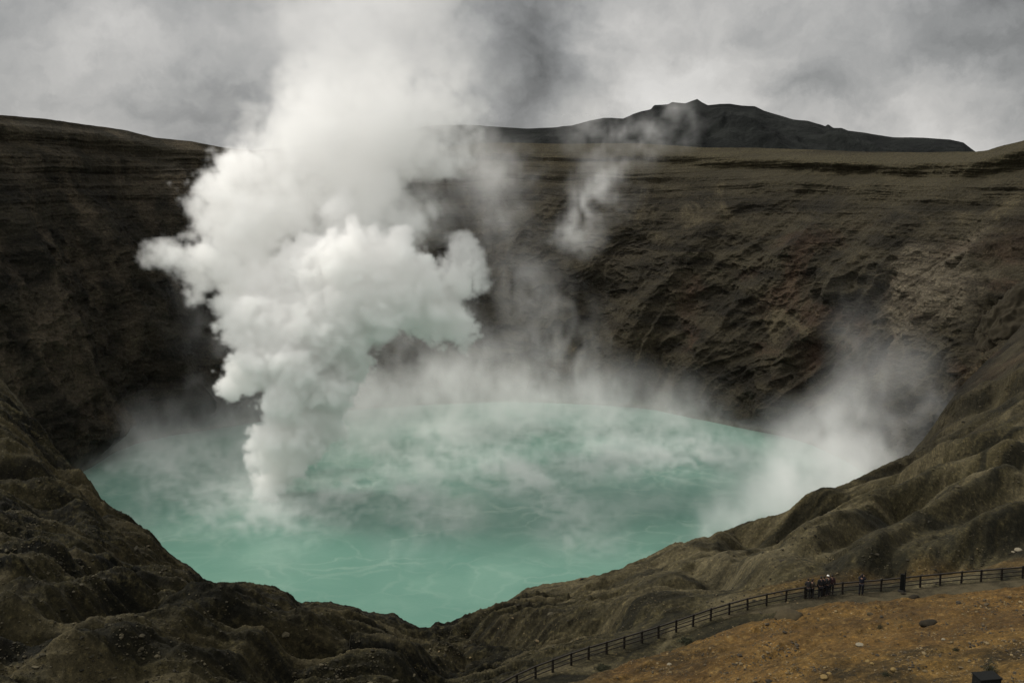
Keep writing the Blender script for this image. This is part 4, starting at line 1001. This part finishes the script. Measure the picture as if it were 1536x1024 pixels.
# ------------------------------------------------------------------ steam
def volume_thing(name, dens, origin, step, mat):
    """dens (nx, ny, nz) -> an object whose geometry nodes fill a voxel grid with those densities"""
    nx, ny, nz = dens.shape
    me = bpy.data.meshes.new(name + '_samples')
    me.vertices.add(dens.size)
    a = me.attributes.new('steam', 'FLOAT', 'POINT')
    a.data.foreach_set('value', np.ascontiguousarray(dens, dtype=np.float32).ravel())
    src = bpy.data.objects.new(name + '_samples', me)     # only feeds the node tree, never linked to the scene
    vol = bpy.data.volumes.new(name); vol.materials.append(mat)
    o = link(bpy.data.objects.new(name, vol))
    g = bpy.data.node_groups.new(name + '_density', 'GeometryNodeTree'); g.is_modifier = True
    g.interface.new_socket('Geometry', in_out='INPUT', socket_type='NodeSocketGeometry')
    g.interface.new_socket('Geometry', in_out='OUTPUT', socket_type='NodeSocketGeometry')
    N = NT(g)
    oi = N.new('GeometryNodeObjectInfo'); oi.inputs['Object'].default_value = src; go = N.new('NodeGroupOutput')
    pos = N.new('GeometryNodeInputPosition')
    sub = N.new('ShaderNodeVectorMath', operation='SUBTRACT'); N.l.new(pos.outputs[0], sub.inputs[0]); sub.inputs[1].default_value = tuple(float(v) for v in origin)
    div = N.new('ShaderNodeVectorMath', operation='SCALE'); N.l.new(sub.outputs[0], div.inputs[0]); div.inputs['Scale'].default_value = 1.0 / step
    sep = N.new('ShaderNodeSeparateXYZ'); N.l.new(div.outputs[0], sep.inputs[0])
    ints = []
    for k in range(3):
        f = N.new('FunctionNodeFloatToInt', rounding_mode='ROUND'); N.l.new(sep.outputs[k], f.inputs[0]); ints.append(f.outputs[0])
    def im(op, p, q):
        nd = N.new('FunctionNodeIntegerMath', operation=op); N.put(nd.inputs[0], p); N.put(nd.inputs[1], q); return nd.outputs[0]
    idx = im('ADD', im('MULTIPLY', im('ADD', im('MULTIPLY', ints[0], ny), ints[1]), nz), ints[2])
    na = N.new('GeometryNodeInputNamedAttribute', data_type='FLOAT'); na.inputs['Name'].default_value = 'steam'
    si = N.new('GeometryNodeSampleIndex', data_type='FLOAT', domain='POINT', clamp=True)
    N.l.new(oi.outputs['Geometry'], si.inputs['Geometry']); N.l.new(na.outputs[0], si.inputs['Value']); N.l.new(idx, si.inputs['Index'])
    vc = N.new('GeometryNodeVolumeCube')
    N.l.new(si.outputs[0], vc.inputs['Density'])
    mn = np.array(origin, float); mxx = mn + (np.array(dens.shape) - 1) * step
    vc.inputs['Min'].default_value = tuple(mn); vc.inputs['Max'].default_value = tuple(mxx)
    vc.inputs['Resolution X'].default_value = nx; vc.inputs['Resolution Y'].default_value = ny; vc.inputs['Resolution Z'].default_value = nz
    sm = N.new('GeometryNodeSetMaterial'); N.l.new(vc.outputs[0], sm.inputs[0]); sm.inputs['Material'].default_value = mat
    N.l.new(sm.outputs[0], go.inputs[0])
    md = o.modifiers.new('density', 'NODES'); md.node_group = g
    return o

def steam_mat(name, col, aniso=0.0):
    m = bpy.data.materials.new(name); m.use_nodes = True; m.node_tree.nodes.clear()
    N = NT(m.node_tree); out = N.new('ShaderNodeOutputMaterial'); pv = N.new('ShaderNodeVolumePrincipled')
    pv.inputs['Color'].default_value = (*col, 1); pv.inputs['Density'].default_value = 1.0; pv.inputs['Anisotropy'].default_value = aniso
    N.l.new(pv.outputs[0], out.inputs['Volume'])
    return m

def puff_field(puffs, lo, step, shape, children=0, seed=1):
    """largest (radius - distance) over a set of balls, metres; puffs: (centre xyz, radius)"""
    rg = np.random.default_rng(seed)
    allp = []
    for c, r in puffs:
        allp.append((np.array(c), r))
        for _ in range(children):
            d = rg.normal(size=3); d /= np.linalg.norm(d); d[2] = abs(d[2]) * 0.6 + d[2] * 0.4
            rr_ = r * rg.uniform(0.28, 0.5)
            allp.append((np.array(c) + d * (r * 1.02 - rr_ * 0.45), rr_))
    F = np.full(shape, -30.0, dtype=np.float32)
    for c, r in allp:
        ext = r + 14
        i0 = np.maximum(0, np.floor((c - ext - lo) / step).astype(int)); i1 = np.minimum(shape, np.ceil((c + ext - lo) / step).astype(int) + 1)
        if (i1 <= i0).any(): continue
        gx = (lo[0] + step * np.arange(i0[0], i1[0]) - c[0])[:, None, None]; gy = (lo[1] + step * np.arange(i0[1], i1[1]) - c[1])[None, :, None]; gz = (lo[2] + step * np.arange(i0[2], i1[2]) - c[2])[None, None, :]
        f = (r - np.sqrt(gx * gx + gy * gy + gz * gz)).astype(np.float32)
        sl = F[i0[0]:i1[0], i0[1]:i1[1], i0[2]:i1[2]]
        k = 2.5                                              # soft union
        h = np.clip(0.5 + 0.5 * (f - sl) / k, 0, 1)
        sl[...] = sl + (f - sl) * h + k * h * (1 - h)
    return F

def voxel_box(lo, hi, step):
    n = np.ceil((np.array(hi) - np.array(lo)) / step).astype(int) + 1
    return np.array(lo, float), n

def coords(lo, step, idx):
    return [lo[k] + step * idx[k] for k in range(3)]

# main column: (photo x, photo y, photo radius, metres nearer (-) or farther (+) than the vent)
vent = on_lake(405, 748); VR = math.hypot(vent[0], vent[1])
def pf(lst):
    out = []
    for px, py, pr, dd in lst:
        c = at(px, py, VR + dd); sl_ = np.linalg.norm(c - np.array([0, 0, CAM_H]))
        out.append((c, pr * sl_ / FPX))
    return out
LOW = [(398, 742, 22, 0), (408, 722, 30, 2), (402, 690, 28, -2), (430, 690, 38, 3), (410, 662, 36, -3), (445, 655, 48, 0), (465, 625, 52, 2), (430, 600, 44, -5), (478, 580, 52, 0), (445, 555, 50, -4),
       (348, 578, 26, 4), (372, 562, 34, 2), (395, 545, 42, 0), (505, 545, 48, 4), (500, 590, 30, -6), (490, 650, 26, 6)]
MIDP = [(430, 495, 74, 4), (375, 480, 50, 6), (500, 470, 84, 2), (560, 440, 78, 0), (525, 400, 62, -4), (530, 372, 34, -6), (585, 395, 52, -2), (620, 425, 48, 2), (632, 400, 24, -4), (640, 460, 50, 8), (470, 420, 74, 8), (410, 440, 66, 12), (350, 460, 36, 10),
        (690, 425, 38, 10), (665, 475, 44, 12), (690, 500, 28, 14)]
TIPS = [(216, 389, 14, 12), (226, 386, 20, 12), (244, 374, 25, 11), (252, 390, 24, 12), (690, 374, 30, 6), (706, 392, 30, 8), (722, 425, 22, 7), (698, 360, 20, 4), (712, 408, 26, 8), (676, 398, 26, 8)]
LEFT = [(268, 385, 32, 12), (305, 388, 42, 14), (345, 400, 52, 14), (305, 425, 32, 16), (355, 440, 40, 16), (300, 300, 30, 16), (330, 290, 46, 18), (360, 260, 50, 20), (330, 335, 44, 18), (380, 340, 70, 18)]
HIGH = [(430, 290, 90, 22), (470, 220, 100, 24), (420, 220, 66, 22), (540, 270, 96, 28), (560, 190, 105, 28), (490, 140, 95, 30), (620, 220, 78, 32), (640, 160, 70, 32), (665, 250, 44, 34), (500, 90, 70, 34), (540, 80, 110, 36), (600, 330, 62, 26), (520, 330, 80, 20), (690, 170, 55, 36), (670, 90, 70, 38), (600, 20, 110, 40), (690, 235, 40, 38), (480, 40, 90, 36)]
TOP = [(480, 10, 130, 40), (590, 20, 140, 44), (560, -90, 190, 50), (400, 60, 80, 40), (690, 110, 90, 44), (700, 190, 50, 44), (420, -60, 160, 52), (700, -40, 150, 56), (760, 50, 80, 56), (800, -120, 180, 60), (330, 130, 60, 46)]
BACK = [(610, 330, 80, 40), (690, 250, 60, 46), (590, 500, 55, 34), (560, 570, 60, 30), (600, 600, 70, 36), (660, 560, 60, 44), (700, 470, 50, 50), (540, 640, 45, 22), (720, 600, 60, 60), (760, 330, 50, 60), (640, 300, 70, 50), (330, 520, 36, 34), (310, 470, 34, 34), (290, 560, 26, 36)]

STEP = 0.75
lo, shp = voxel_box((-150, VR - 45, 0.2), (42, VR + 100, 192), STEP)
shp_t = tuple(shp)
D = np.zeros(shp_t, dtype=np.float32)
def add_group(lst, dens, soft, disp, scale, children, seed, rough=0.55, thin=0.0):
    F = puff_field(pf(lst), lo, STEP, shp, children, seed)
    idx = np.nonzero(F > -disp * 1.3 - soft)
    x, y, z = coords(lo, STEP, idx)
    f = F[idx]
    w = 0.35 * fbm(x / (scale * 1.7), y / (scale * 1.7), z / (scale * 1.7), 2)
    n = fbm(x / scale + w, y / scale + w, z / scale - w, 5, gain=rough, mode='b')
    f = f + disp * (n * 1.5 - 0.25)
    d = sstep(0, soft, f) * dens
    if thin > 0:
        n2 = fbm(x / (scale * 1.4) + 7, y / (scale * 1.4), z / (scale * 1.9), 4)
        d = d * np.clip(1 - thin + thin * (n2 * 2.2 + 0.7), 0, 1.6)
    D[idx] = np.maximum(D[idx], d)
add_group(LOW, 0.55, 1.3, 3.6, 5.6, 6, 3)
add_group(MIDP, 0.34, 2.0, 4.8, 7.6, 6, 4)
add_group(TIPS, 0.16, 2.6, 2.4, 5.0, 5, 9)
add_group(LEFT, 0.2, 3.0, 5.2, 8.0, 6, 5)
add_group(HIGH, 0.125, 6.0, 8.0, 12.0, 4, 6, thin=0.45)
add_group(TOP, 0.015, 10.0, 13.0, 15.0, 3, 7, thin=1.0)
add_group([(360, 744, 24, 0), (440, 735, 28, 4), (485, 715, 32, 8), (385, 752, 20, -4), (335, 735, 22, 4), (520, 705, 34, 14), (420, 752, 18, -6)], 0.035, 5.0, 6.0, 7.0, 4, 12, thin=0.8)
add_group(BACK, 0.018, 9.0, 9.0, 12.0, 3, 8, thin=0.9)
# fade the top of the box so that the column dissolves into the cloud
zz_ = lo[2] + STEP * np.arange(shp[2])
D *= ((1 - sstep(160, 190, zz_)) * (1 - 0.9 * sstep(108, 146, zz_)))[None, None, :]
steam = steam_mat('steam', (0.999, 0.998, 0.993), 0.0)
plume = tag(volume_thing('steam_plume', D, lo, STEP, steam), 'thick white billowing steam column rising from the turquoise lake', 'steam plume')
del D

def wisps(puffs, lo, step, shp, gain, sc, stretch, seed, lo_t=0.05, hi_t=0.6, rough=0.6, warp=0.7, strands=0.0):
    """filamentary thin steam: soft balls (x, y, z, r, density) torn by warped ridged noise"""
    out = np.zeros(tuple(shp), dtype=np.float32)
    for c, r, dn in puffs:
        ext = r * 1.6
        i0 = np.maximum(0, np.floor((c - ext - lo) / step).astype(int)); i1 = np.minimum(shp, np.ceil((c + ext - lo) / step).astype(int) + 1)
        if (i1 <= i0).any(): continue
        gx, gy, gz = [((lo[k] + step * np.arange(i0[k], i1[k]) - c[k]) / r) ** 2 for k in range(3)]
        q = np.sqrt(gx[:, None, None] + gy[None, :, None] + gz[None, None, :])
        sl = out[i0[0]:i1[0], i0[1]:i1[1], i0[2]:i1[2]]
        sl += (dn * gain * (1 - sstep(0.15, 1.6, q))).astype(np.float32)
    idx = np.nonzero(out > 1e-5)
    x, y, z = coords(lo, step, idx)
    o_ = seed * 13.7
    wx_ = fbm(x / (sc * 1.8) + o_, y / (sc * 1.8), z / (sc * 1.8 * stretch), 3); wz_ = fbm(x / (sc * 1.8), y / (sc * 1.8) + o_, z / (sc * 1.8 * stretch), 3)
    n = fbm(x / sc + warp * wx_ * 2, y / sc + warp * wz_ * 2, z / (sc * stretch) + o_ + warp * wx_, 5, gain=rough)
    big = fbm(x / (sc * 3.2) + o_, y / (sc * 3.2), z / (sc * 3.2 * stretch), 2)
    if strands > 0:
        rd = 1 - 2 * np.abs(perlin(x / (sc * 1.5) + warp * wz_ * 1.6 + 3, y / (sc * 1.5) + warp * wx_ * 1.6, z / (sc * 1.5 * stretch) + o_))
        rd2 = 1 - 2 * np.abs(perlin(x / (sc * 0.7) + warp * wx_ * 2.6, y / (sc * 0.7) + warp * wz_ * 2.6 + 5, z / (sc * 0.9 * stretch) + o_))
        n = n * (1 - strands) + strands * (sstep(0.35, 0.95, rd) * 0.75 + sstep(0.45, 0.97, rd2) * 0.45 - 0.22)
    out[idx] *= sstep(lo_t, hi_t, n * 0.9 + big * 0.6 + 0.18)
    return out

# thin steam drifting along the far wall
lo2, shp2 = voxel_box((-175, 285, 0.3), (150, 505, 160), 1.7)
def q(px, py, r, pr, dn):
    c = at(px, py, r); return (c, pr * np.linalg.norm(c - np.array([0, 0, CAM_H])) / FPX, dn)
UPV = [q(*a) for a in [(905, 285, 420, 46, .06), (930, 225, 430, 44, .045), (865, 335, 415, 44, .06), (840, 355, 410, 36, .065), (890, 185, 470, 50, .035), (1015, 180, 480, 40, .04), (950, 215, 470, 40, .035), (990, 165, 480, 34, .03), (770, 265, 430, 50, .03), (800, 440, 400, 46, .04)]]
FARV = [q(*a) for a in [
        (800, 440, 400, 52, .04), (850, 500, 395, 60, .04), (820, 570, 390, 70, .045), (760, 560, 390, 60, .04), (740, 300, 420, 62, .03), (720, 250, 430, 46, .03), (770, 380, 410, 50, .025), (690, 560, 380, 80, .04), (640, 520, 380, 70, .035),
        (600, 610, 375, 84, .06), (680, 625, 372, 76, .06), (760, 620, 378, 66, .06), (850, 618, 380, 66, .055), (940, 612, 380, 60, .05), (1020, 615, 376, 46, .04), (1090, 640, 362, 36, .025), (450, 640, 365, 60, .05), (360, 655, 355, 50, .04), (270, 665, 350, 46, .04), (880, 560, 390, 50, .025), (560, 660, 350, 60, .04), (540, 590, 370, 60, .03),
        (500, 640, 370, 60, .03), (310, 640, 360, 50, .022), (230, 665, 345, 55, .026), (300, 500, 380, 40, .02), (270, 460, 390, 40, .015), (165, 690, 325, 40, .022), (400, 620, 370, 60, .03), (700, 215, 440, 50, .02), (1130, 640, 350, 50, .02)]]
far_mist = wisps(FARV, lo2, 1.7, shp2, 0.45, 9.0, 1.8, 1, 0.04, 0.7, rough=0.64, strands=0.45) + wisps(UPV, lo2, 1.7, shp2, 1.1, 9.5, 1.15, 4, 0.1, 0.7, rough=0.6, warp=1.0)
BANK = [q(px, np.interp(px, [130, 200, 330, 550, 760, 900, 1040, 1170], [700, 662, 638, 610, 600, 604, 624, 648]) - dy, math.hypot(*on_lake(px, np.interp(px, [130, 200, 330, 550, 760, 900, 1040, 1170], [703, 666, 641, 613, 602, 607, 627, 652]))[:2]) - 12, 44, dn * k)
        for px in range(190, 1080, 36) for dy, dn in ((-8, .030), (22, .014)) for k in ((1.0 if px > 540 else 0.75) * (1.0 if px < 980 else 0.6),)]
far_mist += wisps(BANK, lo2, 1.7, shp2, 0.55, 8.0, 2.2, 6, -0.08, 0.75, rough=0.64, strands=0.5)
tag(volume_thing('steam', far_mist, lo2, 1.7, steam), kind='stuff')

# steam rising by the shore below the slope on the right
lo3, shp3 = voxel_box((45, 195, 0.3), (185, 380, 118), 1.3)
RV = [q(*a) for a in [(1235, 690, 300, 62, .075), (1210, 730, 290, 74, .08), (1160, 770, 280, 70, .075), (1110, 790, 272, 62, .075), (1070, 800, 268, 46, .05), (1250, 645, 306, 50, .06), (1270, 600, 312, 44, .035), (1295, 550, 320, 44, .022), (1285, 490, 325, 40, .016),
      (1290, 430, 330, 40, .007), (1350, 640, 300, 60, .025), (1395, 610, 300, 36, .03), (1320, 690, 290, 60, .04), (1200, 660, 320, 44, .03), (1350, 560, 312, 56, .016), (1180, 640, 330, 40, .02), (1280, 720, 284, 50, .06)]]
tag(volume_thing('vent_steam', wisps(RV, lo3, 1.3, shp3, 0.9, 11.0, 1.5, 2, -0.08, 0.75, rough=0.66, strands=0.25), lo3, 1.3, steam), 'soft pale steam cloud drifting off the lake below the hillside', 'steam cloud')

# low curls lying on the water
lo4, shp4 = voxel_box((-150, 175, 0.15), (150, 440, 11.5), 1.25)
LV = []
for px, py, rad, dn in [(330, 755, 22, .05), (390, 765, 20, .06), (290, 730, 20, .03), (450, 760, 18, .05), (520, 750, 18, .04), (600, 770, 18, .05), (640, 790, 12, .035), (560, 730, 20, .04), (650, 740, 20, .035), (700, 700, 24, .04), (780, 720, 18, .05), (820, 740, 16, .06),
                        (845, 780, 14, .055), (870, 810, 12, .045), (890, 830, 9, .035), (800, 700, 20, .04), (880, 700, 22, .035), (960, 690, 24, .04), (1020, 700, 22, .04), (1060, 690, 20, .04), (1100, 670, 20, .035), (760, 660, 30, .035), (860, 650, 30, .035), (960, 640, 30, .03),
                        (660, 660, 30, .04), (560, 680, 30, .04), (260, 700, 26, .035), (200, 690, 22, .03), (340, 690, 28, .035), (180, 720, 18, .02), (230, 770, 16, .02), (300, 790, 14, .02), (460, 790, 14, .025), (1050, 640, 22, .02), (700, 780, 16, .02), (620, 830, 12, .014), (420, 820, 16, .012), (980, 760, 18, .02)]:
    LV.append((on_lake(px, py) + np.array([0, 0, 1.5]), rad, dn))
low = wisps(LV, lo4, 1.25, shp4, 1.5, 8.0, 0.9, 3, 0.1, 0.8, rough=0.66, warp=1.1, strands=0.75)
zl = lo4[2] + 1.25 * np.arange(shp4[2]); low *= (np.exp(-zl / 4.5) * (1 - sstep(8, 11.2, zl)))[None, None, :]
tag(volume_thing('mist', low, lo4, 1.25, steam), kind='stuff')

scene.cycles.volume_bounces = 20
scene.cycles.max_bounces = 22
scene.cycles.volume_step_rate = 1.5
scene.cycles.volume_max_steps = 512
scene.cycles.use_adaptive_sampling = True
scene.cycles.adaptive_threshold = 0.015

scene.cycles.use_denoising = True
scene.cycles.denoiser = 'OPENIMAGEDENOISE'
scene.cycles.denoising_input_passes = 'RGB_ALBEDO_NORMAL'
scene.cycles.denoising_prefilter = 'ACCURATE'
scene.cycles.denoising_quality = 'HIGH'
